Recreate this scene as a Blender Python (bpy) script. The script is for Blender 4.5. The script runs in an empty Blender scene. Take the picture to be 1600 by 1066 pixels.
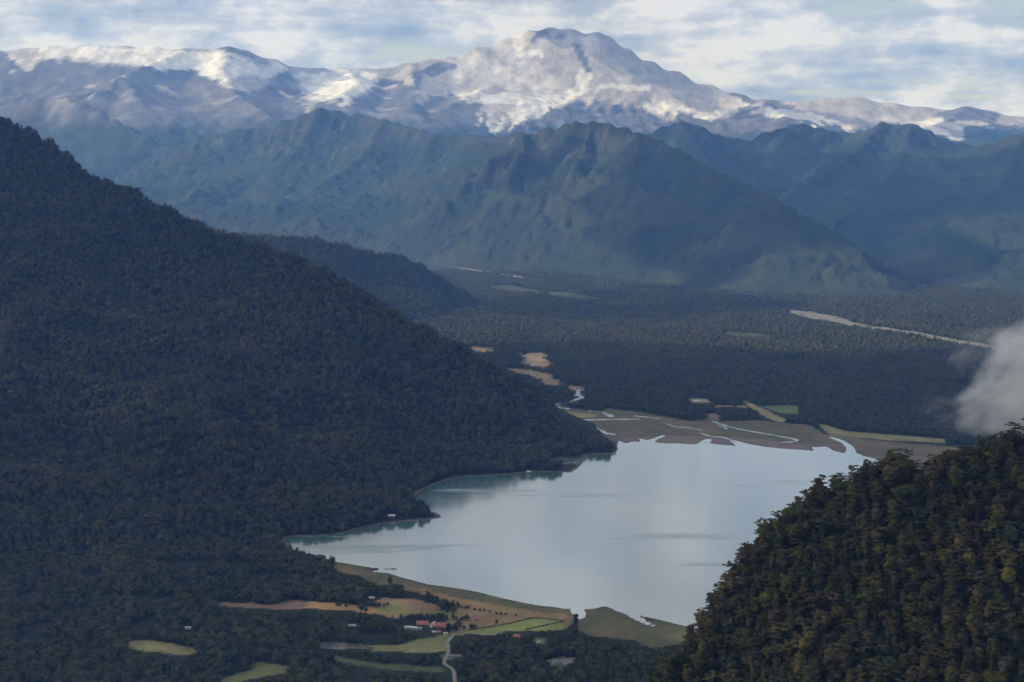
import bpy, math, random
import numpy as np
from mathutils import Vector, Matrix

# ------------------------------------------------------------------ camera, sky, sun, exposure
sc = bpy.context.scene
R = math.radians
CAMZ = 600.0
FPX = 2400.0                                   # focal length in pixels of the 1600 px wide photograph
PITCH = math.atan(283.0 / FPX)                 # camera looks down a little
cam_d = bpy.data.cameras.new('camera'); cam = bpy.data.objects.new('camera', cam_d)
sc.collection.objects.link(cam); sc.camera = cam
cam.location = (0, 0, CAMZ); cam.rotation_euler = (R(90) - PITCH, 0, 0)
cam_d.sensor_width = 36.0; cam_d.lens = 36.0 * FPX / 1600.0
cam_d.clip_start = 1.0; cam_d.clip_end = 250000.0

SUN_TO = Vector((-0.96, -0.10, 0.0)).normalized()
SUN_EL = R(33)
SUN_STRENGTH = 5.0
SKY_STRENGTH = 0.12
HAZE_DENSITY = 5.0e-5
HAZE_COLOR = (0.15, 0.39, 1.0, 1)

def world():
    w = bpy.data.worlds.new('World'); sc.world = w; w.use_nodes = True
    nt = w.node_tree; N = nt.nodes; L = nt.links
    N.clear()
    out = N.new('ShaderNodeOutputWorld'); bg = N.new('ShaderNodeBackground')
    bg.inputs['Strength'].default_value = 1.0
    sky = N.new('ShaderNodeTexSky'); sky.sky_type = 'NISHITA'; sky.sun_disc = False
    sky.sun_elevation = SUN_EL; sky.sun_rotation = math.atan2(SUN_TO.x, SUN_TO.y)
    sky.altitude = 600
    def M(op, a, b=None, c=None):
        n = N.new('ShaderNodeMath'); n.operation = op
        for i, v in enumerate((a, b, c)):
            if v is None: continue
            if hasattr(v, 'is_output'): L.new(v, n.inputs[i])
            else: n.inputs[i].default_value = v
        return n.outputs[0]
    skys = N.new('ShaderNodeVectorMath'); skys.operation = 'SCALE'
    L.new(sky.outputs[0], skys.inputs[0]); skys.inputs['Scale'].default_value = SKY_STRENGTH
    tc = N.new('ShaderNodeTexCoord')
    sep = N.new('ShaderNodeSeparateXYZ'); L.new(tc.outputs['Generated'], sep.inputs[0])
    z = M('MAXIMUM', sep.outputs[2], 0.0)
    zz = M('ADD', z, 0.075)
    px = M('DIVIDE', sep.outputs[0], zz); py = M('DIVIDE', sep.outputs[1], zz)
    comb = N.new('ShaderNodeCombineXYZ'); L.new(px, comb.inputs[0]); L.new(py, comb.inputs[1])
    def noise(vec, scale, detail, rough, off=(0, 0, 0), sv=(1, 1, 1), dist=0.0):
        mp = N.new('ShaderNodeMapping'); mp.inputs['Location'].default_value = off; mp.inputs['Scale'].default_value = sv
        L.new(vec, mp.inputs[0])
        n = N.new('ShaderNodeTexNoise'); n.inputs['Scale'].default_value = scale
        n.inputs['Detail'].default_value = detail; n.inputs['Roughness'].default_value = rough
        n.inputs['Distortion'].default_value = dist
        L.new(mp.outputs[0], n.inputs['Vector']); return n.outputs['Fac']
    def ramp(fac, stops):
        r = N.new('ShaderNodeValToRGB'); L.new(fac, r.inputs[0])
        e = r.color_ramp.elements
        while len(e) < len(stops): e.new(0.5)
        for el, (p, c) in zip(e, stops): el.position = p; el.color = c
        return r.outputs[0]
    P = comb.outputs[0]; D = tc.outputs['Generated']
    big = noise(P, 0.55, 7, 0.58, (3.1, 1.7, 0), dist=0.3)            # layer coverage
    lump = noise(D, 14.0, 12, 0.64, (0.4, 0.0, 0.2), (1, 1, 1.9), 0.0)      # billows
    streak = noise(D, 9.0, 6, 0.55, (0.0, 3.0, 1.0), (1, 1, 9.0), 0.4)
    cov = M('ADD', M('MULTIPLY', big, 0.55), M('MULTIPLY', lump, 0.45))
    mask = ramp(cov, [(0.415, (0, 0, 0, 1)), (0.465, (1, 1, 1, 1))])
    tone = M('ADD', M('MULTIPLY', lump, 0.7), M('MULTIPLY', streak, 0.3))
    ccol = ramp(tone, [(0.40, (0.26, 0.345, 0.55, 1)), (0.49, (0.48, 0.57, 0.81, 1)), (0.57, (0.80, 0.89, 1.16, 1))])
    mix = N.new('ShaderNodeMix'); mix.data_type = 'RGBA'
    L.new(mask, mix.inputs[0]); L.new(skys.outputs[0], mix.inputs[6]); L.new(ccol, mix.inputs[7])
    L.new(mix.outputs[2], bg.inputs[0]); L.new(bg.outputs[0], out.inputs[0])
world()

sl = bpy.data.lights.new('sun', 'SUN'); sl.energy = SUN_STRENGTH; sl.angle = R(0.6); sl.color = (1.0, 0.95, 0.87)
sun = bpy.data.objects.new('sun', sl); sc.collection.objects.link(sun)
sd = Vector((SUN_TO.x * math.cos(SUN_EL), SUN_TO.y * math.cos(SUN_EL), math.sin(SUN_EL)))
sun.rotation_euler = sd.to_track_quat('Z', 'Y').to_euler()

sc.view_settings.view_transform = 'Standard'; sc.view_settings.look = 'None'
sc.view_settings.exposure = 0.0; sc.view_settings.gamma = 1.0; sc.view_settings.use_curve_mapping = False
sc.render.engine = 'CYCLES'
cy = sc.cycles
cy.use_denoising = True; cy.max_bounces = 6; cy.diffuse_bounces = 3; cy.glossy_bounces = 3
cy.transmission_bounces = 4; cy.volume_bounces = 3; cy.transparent_max_bounces = 8
cy.volume_max_steps = 128

# ------------------------------------------------------------------ helpers
COL = sc.collection
rng = np.random.default_rng(7); random.seed(7)
cp, sp = math.cos(PITCH), math.sin(PITCH)
def ray(px, py):
    """slope of the view ray through a photograph pixel: x and z gained for each metre of distance y"""
    a = (px - 800.0) / FPX; b = (533.0 - py) / FPX
    y = cp + b * sp; z = -sp + b * cp
    return a / y, z / y
def at(px, py, Y):
    a, b = ray(px, py); return (a * Y, Y, CAMZ + b * Y)
def gnd(px, py, z=0.0):
    a, b = ray(px, py); Y = (z - CAMZ) / b; return (a * Y, Y)
def gpoly(pts, z=0.0): return np.array([gnd(x, y, z) for x, y in pts])
def project(x, y, z):
    dy = y * cp - (z - CAMZ) * sp; dz = y * sp + (z - CAMZ) * cp
    return 800 + FPX * x / dy, 533 - FPX * dz / dy

def inside(poly, X, Y):
    r = np.zeros(X.shape, bool); n = len(poly)
    for i in range(n):
        x0, y0 = poly[i]; x1, y1 = poly[(i + 1) % n]
        if y0 == y1: continue
        c = ((y0 > Y) != (y1 > Y)) & (X < (x1 - x0) * (Y - y0) / (y1 - y0) + x0)
        r ^= c
    return r
def dseg(pts, X, Y, closed):
    d2 = np.full(X.shape, 1e18); n = len(pts)
    for i in range(n if closed else n - 1):
        x0, y0 = pts[i][:2]; x1, y1 = pts[(i + 1) % n][:2]
        ex, ey = x1 - x0, y1 - y0; l2 = ex * ex + ey * ey + 1e-9
        t = np.clip(((X - x0) * ex + (Y - y0) * ey) / l2, 0, 1)
        np.minimum(d2, (X - x0 - t * ex) ** 2 + (Y - y0 - t * ey) ** 2, out=d2)
    return np.sqrt(d2)
def sdf(poly, X, Y):                                    # positive outside
    d = dseg(poly, X, Y, True); return np.where(inside(poly, X, Y), -d, d)

_tab = rng.random((256, 256)).astype(np.float32)
def vnoise(x, y):
    xi = np.floor(x).astype(int); yi = np.floor(y).astype(int); fx = x - xi; fy = y - yi
    fx = fx * fx * fx * (fx * (fx * 6 - 15) + 10); fy = fy * fy * fy * (fy * (fy * 6 - 15) + 10)
    a = _tab[xi & 255, yi & 255]; b = _tab[(xi + 1) & 255, yi & 255]
    c = _tab[xi & 255, (yi + 1) & 255]; d = _tab[(xi + 1) & 255, (yi + 1) & 255]
    return (a * (1 - fx) + b * fx) * (1 - fy) + (c * (1 - fx) + d * fx) * fy
def fbm(x, y, o=5, g=0.5, ridged=False):
    s = 0; a = 1; t = 0
    for i in range(o):
        v = vnoise(x + 17.3 * i, y - 9.1 * i)
        if ridged: v = 1 - np.abs(2 * v - 1)
        s = s + a * v; t += a; a *= g
        x, y = (x * 0.8 - y * 0.6) * 2.03, (x * 0.6 + y * 0.8) * 2.03
    return s / t

def resample(line, step):
    out = []
    for a, b in zip(line[:-1], line[1:]):
        a = np.array(a, float); b = np.array(b, float)
        n = max(1, int(np.hypot(*(b - a)[:2]) / step))
        for k in range(n): out.append(a + (b - a) * k / n)
    out.append(np.array(line[-1], float)); return np.array(out)
def hill_height(X, Y, foot, ridges, step, power=1.1, idw=3.0):
    """height that is zero on the foot line, the ridge's own height on every ridge and falls evenly between them"""
    S = np.vstack([resample(r, step) for r in ridges])
    wsum = np.zeros(X.shape); zsum = np.zeros(X.shape); dmin = np.full(X.shape, 1e18)
    for x, y, z in S:
        d2 = (X - x) ** 2 + (Y - y) ** 2
        np.minimum(dmin, d2, out=dmin)
        w = 1.0 / (d2 + step * step * 0.08) ** (idw / 2); wsum += w; zsum += w * z
    zc = zsum / wsum; dc = np.sqrt(dmin)
    for r in ridges: dc = np.minimum(dc, dseg(r, X, Y, False))
    s = sdf(foot, X, Y); df = np.maximum(-s, 0)
    t = df / (df + dc + 1e-6)
    return np.where(s < 0, zc * t ** power, 0.0), s, dc

def erode(h, cell, batches, nb, steps, seed=1, k_er=0.30, k_dep=0.25, cap=5.0, inertia=0.15):
    g = np.random.default_rng(seed); h = h / cell; H, W = h.shape
    for b in range(batches):
        x = g.random(nb) * (W - 3) + 1; y = g.random(nb) * (H - 3) + 1
        dx = np.zeros(nb); dy = np.zeros(nb); v = np.ones(nb); wat = np.ones(nb); sed = np.zeros(nb)
        alive = np.ones(nb, bool); dh = np.zeros_like(h)
        for s in range(steps):
            xi = x.astype(int); yi = y.astype(int); u = x - xi; w = y - yi
            a = h[yi, xi]; bb = h[yi, xi + 1]; c = h[yi + 1, xi]; d = h[yi + 1, xi + 1]
            gx = (bb - a) * (1 - w) + (d - c) * w; gy = (c - a) * (1 - u) + (d - bb) * u
            hz = a * (1 - u) * (1 - w) + bb * u * (1 - w) + c * (1 - u) * w + d * u * w
            dx = dx * inertia - gx * (1 - inertia); dy = dy * inertia - gy * (1 - inertia)
            l = np.hypot(dx, dy) + 1e-9; dx /= l; dy /= l
            nx = np.clip(x + dx, 1, W - 2.01); ny = np.clip(y + dy, 1, H - 2.01)
            xj = nx.astype(int); yj = ny.astype(int); u2 = nx - xj; w2 = ny - yj
            h2 = h[yj, xj] * (1 - u2) * (1 - w2) + h[yj, xj + 1] * u2 * (1 - w2) + h[yj + 1, xj] * (1 - u2) * w2 + h[yj + 1, xj + 1] * u2 * w2
            dz = h2 - hz
            c_ = np.maximum(-dz, 0.01) * v * wat * cap
            dep = np.where(dz > 0, np.minimum(dz, sed), np.where(sed > c_, (sed - c_) * k_dep, 0))
            er = np.where((dz <= 0) & (sed <= c_), np.minimum((c_ - sed) * k_er, -dz), 0)
            q = (dep - er) * alive
            sed = sed - q
            for oy, ox, ww in ((0, 0, (1 - u) * (1 - w)), (0, 1, u * (1 - w)), (1, 0, (1 - u) * w), (1, 1, u * w)):
                np.add.at(dh, (yi + oy, xi + ox), q * ww)
            v = np.sqrt(np.maximum(v * v - dz * 0.5, 0.05)); wat *= 0.97
            x, y = nx, ny
        p = np.pad(dh, 1, mode='edge')
        sm = (p[:-2, 1:-1] + p[2:, 1:-1] + p[1:-1, :-2] + p[1:-1, 2:]) * 0.125 + p[1:-1, 1:-1] * 0.5
        h = h + np.clip(sm, -1.2, 1.2)
    return h * cell

class Grid:
    def __init__(s, x0, x1, y0, y1, c):
        s.x0, s.y0, s.c = x0, y0, c
        s.xs = np.arange(x0, x1 + c * .5, c); s.ys = np.arange(y0, y1 + c * .5, c)
        s.X, s.Y = np.meshgrid(s.xs, s.ys); s.Z = np.zeros_like(s.X)
    def sample(s, x, y):
        u = np.clip((x - s.x0) / s.c, 0, len(s.xs) - 1.001); v = np.clip((y - s.y0) / s.c, 0, len(s.ys) - 1.001)
        i = u.astype(int); j = v.astype(int); u = u - i; v = v - j; Z = s.Z
        z = Z[j, i] * (1 - u) * (1 - v) + Z[j, i + 1] * u * (1 - v) + Z[j + 1, i] * (1 - u) * v + Z[j + 1, i + 1] * u * v
        out = (x < s.xs[0]) | (x > s.xs[-1]) | (y < s.ys[0]) | (y > s.ys[-1])
        return np.where(out, -50.0, z)

def raw_mesh(name, V, F, smooth=False):
    """mesh from arrays; F has rows of equal length"""
    V = np.asarray(V, np.float32); F = np.asarray(F, np.int32)
    me = bpy.data.meshes.new(name); n, k = F.shape
    me.vertices.add(len(V)); me.vertices.foreach_set('co', V.ravel())
    me.loops.add(n * k); me.loops.foreach_set('vertex_index', F.ravel())
    me.polygons.add(n); me.polygons.foreach_set('loop_start', np.arange(0, n * k, k, dtype=np.int32))
    me.update(calc_edges=True)
    if smooth: me.polygons.foreach_set('use_smooth', np.ones(n, bool))
    return me
def link(name, me, mat=None, parent=None, loc=None, rotz=None):
    o = bpy.data.objects.new(name, me); COL.objects.link(o)
    if mat and me and not me.materials: me.materials.append(mat)
    if parent: o.parent = parent
    if loc is not None: o.location = loc
    if rotz is not None: o.rotation_euler[2] = rotz
    return o
def tag(o, label=None, cat=None, group=None, kind=None):
    for k, v in (('label', label), ('category', cat), ('group', group), ('kind', kind)):
        if v: o[k] = v
    return o
def grid_mesh(name, X, Y, Z, keep=None):
    H, W = X.shape; idx = np.arange(H * W).reshape(H, W)
    F = np.stack([idx[:-1, :-1], idx[:-1, 1:], idx[1:, 1:], idx[1:, :-1]], -1).reshape(-1, 4)
    V = np.stack([X, Y, Z], -1).reshape(-1, 3)
    if keep is not None:
        k = keep[:-1, :-1] | keep[:-1, 1:] | keep[1:, 1:] | keep[1:, :-1]
        F = F[k.ravel()]
        used = np.zeros(H * W, bool); used[F.ravel()] = True
        m = np.cumsum(used) - 1; F = m[F]; V = V[used]
        return raw_mesh(name, V, F, True), used
    return raw_mesh(name, V, F, True), np.ones(H * W, bool)
def add_color(me, cols, name='cover'):
    a = me.color_attributes.new(name, 'FLOAT_COLOR', 'POINT')
    c = np.ones((len(cols), 4), np.float32); c[:, :3] = cols
    a.data.foreach_set('color', c.ravel())

# ------------------------------------------------------------------ materials
class NT:
    def __init__(s, name):
        s.m = bpy.data.materials.new(name); s.m.use_nodes = True; s.n = s.m.node_tree.nodes; s.l = s.m.node_tree.links
        s.b = s.n['Principled BSDF']; s.out = s.n['Material Output']
    def new(s, t): return s.n.new(t)
    def put(s, sock, v):
        if hasattr(v, 'is_output'): s.l.new(v, sock)
        else: sock.default_value = v
    def math(s, op, a, b=0.0):
        n = s.new('ShaderNodeMath'); n.operation = op; s.put(n.inputs[0], a); s.put(n.inputs[1], b); return n.outputs[0]
    def noise(s, vec, scale, detail=4, rough=0.55, off=None):
        n = s.new('ShaderNodeTexNoise'); n.inputs['Scale'].default_value = scale; n.inputs['Detail'].default_value = detail
        n.inputs['Roughness'].default_value = rough; s.l.new(vec, n.inputs['Vector']); return n.outputs['Fac']
    def voro(s, vec, scale, out='Distance'):
        n = s.new('ShaderNodeTexVoronoi'); n.inputs['Scale'].default_value = scale; s.l.new(vec, n.inputs['Vector']); return n.outputs[out]
    def ramp(s, f, stops):
        r = s.new('ShaderNodeValToRGB'); s.l.new(f, r.inputs[0]); e = r.color_ramp.elements
        while len(e) < len(stops): e.new(.5)
        for el, (p, c) in zip(e, stops): el.position = p; el.color = (*c, 1) if len(c) == 3 else c
        return r.outputs[0]
    def mix(s, f, a, b, mode='MIX'):
        n = s.new('ShaderNodeMix'); n.data_type = 'RGBA'; n.blend_type = mode
        s.put(n.inputs[0], f)
        for i, v in ((6, a), (7, b)): s.put(n.inputs[i], v if hasattr(v, 'is_output') else (*v, 1))
        return n.outputs[2]
    def pos(s): return s.new('ShaderNodeNewGeometry').outputs['Position']
    def obj(s): return s.new('ShaderNodeTexCoord').outputs['Object']
    def attr(s, name='cover'):
        n = s.new('ShaderNodeAttribute'); n.attribute_name = name; return n.outputs['Color']
    def bump(s, h, strength, dist):
        n = s.new('ShaderNodeBump'); n.inputs['Strength'].default_value = strength; n.inputs['Distance'].default_value = dist
        s.l.new(h, n.inputs['Height']); s.l.new(n.outputs[0], s.b.inputs['Normal'])
    def col(s, c): s.put(s.b.inputs['Base Color'], c if hasattr(c, 'is_output') else (*c, 1))
    def rough(s, r, spec=0.15):
        s.put(s.b.inputs['Roughness'], r); s.b.inputs['Specular IOR Level'].default_value = spec

def plain(name, c, r=0.8, vary=0.25, scale=1.5, spec=0.2):
    t = NT(name); n = t.noise(t.obj(), scale, 4)
    t.col(t.mix(n, tuple(v * (1 - vary) for v in c), tuple(min(1, v * (1 + vary)) for v in c))); t.rough(r, spec); return t.m

def m_cover(name, fine=0.12, mid=0.02, bump=0.6, bdist=1.5, canopy=False):
    t = NT(name); p = t.pos(); c = t.attr()
    n1 = t.noise(p, fine, 5, 0.6); n2 = t.noise(p, mid, 4)
    f = t.math('ADD', t.math('MULTIPLY', n1, 0.9), t.math('MULTIPLY', n2, 0.7))
    k = t.new('ShaderNodeVectorMath'); k.operation = 'SCALE'; t.l.new(c, k.inputs[0]); t.l.new(t.math('ADD', f, 0.2), k.inputs['Scale'])
    t.col(k.outputs[0]); t.rough(0.9, 0.05)
    if canopy:
        v = t.voro(p, canopy); v2 = t.noise(p, canopy * 0.35, 3)
        h = t.math('SUBTRACT', t.math('MULTIPLY', v2, 1.2), v)
        t.bump(h, bump, bdist)
    else: t.bump(n1, bump, bdist)
    return t.m
def m_leaf(name, stops, var=0.5):
    t = NT(name); oi = t.new('ShaderNodeObjectInfo')
    p = t.pos(); big = t.noise(p, 0.006, 4); small = t.noise(p, 0.35, 3)
    f = t.math('ADD', t.math('MULTIPLY', oi.outputs['Random'], 0.75), t.math('SUBTRACT', t.math('MULTIPLY', big, 1.0), 0.36))
    c = t.ramp(f, stops)
    s = t.math('ADD', 1 - var * 0.5, t.math('MULTIPLY', t.math('SUBTRACT', small, 0.5), var * 2))
    k = t.new('ShaderNodeVectorMath'); k.operation = 'SCALE'; t.l.new(c, k.inputs[0]); t.l.new(t.math('ADD', s, var * 0.5), k.inputs['Scale'])
    t.col(k.outputs[0]); t.rough(0.75, 0.12); return t.m

M = {}
M['ground'] = m_cover('ground_cover', 0.15, 0.02, 0.5, 0.6)
M['canopy'] = m_cover('mountain_forest', 0.02, 0.003, 0.6, 8.0, canopy=0.05)
M['hillsoil'] = m_cover('hill_soil', 0.1, 0.02)
t = NT('ice_and_rock'); p_ = t.pos(); mp_v = t.new('ShaderNodeMapping'); mp_v.inputs['Scale'].default_value = (.0075, .0022, .006); t.l.new(p_, mp_v.inputs[0])
n1_ = t.noise(mp_v.outputs[0], 1.0, 8, .72); n2_v = t.noise(p_, .010, 6, .7)
f_ = t.math('ADD', t.math('MULTIPLY', t.math('SUBTRACT', n1_, .5), 1.7), t.math('MULTIPLY', t.math('SUBTRACT', n2_v, .5), 1.0))
k_v = t.new('ShaderNodeVectorMath'); k_v.operation = 'SCALE'; t.l.new(t.attr(), k_v.inputs[0]); t.l.new(t.math('MINIMUM', t.math('MAXIMUM', t.math('ADD', f_, .92), .3), 1.25), k_v.inputs['Scale'])
t.col(k_v.outputs[0]); t.rough(.8, .1); t.bump(n2_v, .5, 25.0); M['volcano'] = t.m
M['leaf_far'] = m_leaf('forest_leaf', [(0.02, (.022, .034, .013)), (0.30, (.050, .062, .022)), (0.5, (.070, .072, .028)), (0.70, (.082, .092, .030)), (0.88, (.088, .076, .036)), (1.0, (.12, .115, .05))])
M['leaf_near'] = m_leaf('slope_leaf', [(0.05, (.026, .037, .013)), (0.3, (.040, .045, .014)), (0.5, (.050, .050, .015)), (0.68, (.052, .044, .019)), (0.82, (.044, .052, .027)), (1.0, (.064, .060, .014))], 0.3)
NEARCOL = {'dark green': (.032, .044, .013), 'olive': (.052, .052, .013), 'brownish': (.056, .045, .019), 'grey-green': (.045, .054, .028), 'yellow-olive': (.072, .066, .013)}
for k_, c_ in NEARCOL.items(): M['near ' + k_] = m_leaf('leaf ' + k_, [(0.0, tuple(v * .75 for v in c_)), (1.0, tuple(v * 1.3 for v in c_))], .3)
M['bark'] = plain('bark', (.10, .085, .07), .9, .4, .8)
M['snag'] = plain('grey_dead_wood', (.25, .23, .21), .9, .3, .8)
t = NT('gravel'); p_ = t.pos(); a_ = t.noise(p_, .05, 5, .65); b_ = t.noise(p_, .4, 4)
t.col(t.mix(t.ramp(a_, [(.42, (0, 0, 0)), (.58, (1, 1, 1))]), (.075, .075, .045), t.mix(b_, (.17, .165, .155), (.29, .285, .27)))); t.rough(.95, .1); M['gravel'] = t.m
M['track'] = plain('dirt_track', (.30, .27, .22), .95, .25, .3, .1)
M['roof_red'] = plain('red_metal_roof', (.42, .15, .12), .5, .2, .8, .4)
M['roof_white'] = plain('pale_metal_roof', (.62, .58, .54), .5, .15, .8, .4)
M['roof_grey'] = plain('grey_metal_roof', (.36, .40, .38), .5, .2, .8, .4)
M['wall_white'] = plain('white_boards', (.68, .66, .61), .8, .12, .8)
M['wall_wood'] = plain('brown_boards', (.22, .15, .10), .85, .25, .8)
M['glass'] = plain('dark_window', (.03, .035, .04), .12, .1, .5, .5)
M['door'] = plain('dark_door', (.12, .08, .06), .7, .2)
M['jetty'] = plain('weathered_planks', (.13, .11, .10), .9, .35)

def m_water(name, base, rough=0.10, wave=0.045, ior=1.7, coat=1.0):
    t = NT(name); p = t.pos()
    mp = t.new('ShaderNodeMapping'); mp.inputs['Scale'].default_value = (0.35, 1.0, 1.0); t.l.new(p, mp.inputs[0])
    n1 = t.noise(mp.outputs[0], 0.12, 3); patch = t.noise(p, 0.0035, 4)
    mp2 = t.new('ShaderNodeMapping'); mp2.inputs['Scale'].default_value = (0.0016, 0.009, 1.0); t.l.new(p, mp2.inputs[0])
    calm = t.noise(mp2.outputs[0], 1.0, 5, 0.6)
    r = t.ramp(calm, [(0.40, (rough,) * 3), (0.60, (rough * 1.3,) * 3), (0.66, (rough * 3.2,) * 3)])
    t.col(t.mix(patch, base, tuple(v * 1.25 for v in base)))
    t.put(t.b.inputs['Roughness'], r); t.b.inputs['IOR'].default_value = ior; t.b.inputs['Specular IOR Level'].default_value = 0.5
    t.bump(n1, wave, 0.5); t.b.inputs['Coat Weight'].default_value = coat; t.b.inputs['Coat IOR'].default_value = 2.1; t.put(t.b.inputs['Coat Roughness'], r)
    t.l.new(t.b.inputs['Normal'].links[0].from_socket, t.b.inputs['Coat Normal']); return t.m
M['lake'] = m_water('silty_lake_water', (.075, .165, .138))
M['river'] = m_water('river_water', (.16, .19, .185), 0.12, 0.03, 1.4, 0.35)

# ------------------------------------------------------------------ outlines read off the photograph, laid on the ground
LAKE = [(449,858),(440,850),(452,839),(490,838),(524,836),(569,825),(595,819),(644,814),(676,811),(692,809),(684,802),(662,795),
 (652,784),(651,772),(662,765),(677,759),(700,750),(726,745),(775,743),(824,739),(850,737),(891,739),(903,732),(911,723),(888,724),(866,724),(869,717),
 (895,719),(914,718),(919,711),(940,710),(961,709),(966,702),(965,692),(968,689),(977,693),(990,690),(1003,691),(995,684),(1002,686),(1011,688),(1022,685),(1035,680),(1040,681),(1028,686),(1022,691),
 (1039,693),(1061,693),(1087,695),(1096,689),(1104,686),(1112,687),(1109,693),(1125,695),(1150,697),(1138,686),(1152,689),(1170,694),(1192,698),(1220,701),(1250,703),(1272,705),(1268,699),
 (1292,698),(1300,704),(1320,709),(1323,700),(1316,692),(1306,688),(1296,684),(1300,683),(1314,687),(1326,693),(1334,699),(1338,708),(1350,713),(1450,735),(1520,790),(1480,880),(1330,950),(1180,985),(1100,985),
 (1062,976),(1025,967),(996,961),(1012,972),(1032,982),(1010,976),(990,967),(977,959),(965,955),(955,950),(945,947),(925,952),(910,952),(917,959),(914,965),(900,971),(896,970),(906,962),(894,959),(892,949),(885,952),
 (872,949),(842,946),(820,942),(782,934),(752,926),(727,921),(700,917),(669,913),(628,902),(606,895),(581,894),(594,889),(569,885),(541,880),(519,877),(480,868)]
LAKE_W = gpoly(LAKE)
def ground_z(X, Y):
    s = sdf(LAKE_W, X, Y)
    z = np.where(s > 0, 0.12 + 0.02 * np.minimum(s, 10) + 3.0 * (1 - np.exp(-np.maximum(s - 6, 0) / 260)), s * 0.12)
    z = np.maximum(z, -7)
    far = np.clip((Y - 3600) / 1500, 0, 1); near = np.clip((s - 15) / 120, 0, 1)
    z = z + near * (fbm(X / 90, Y / 90, 3) - 0.5) * 2.0
    return z, s

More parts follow.
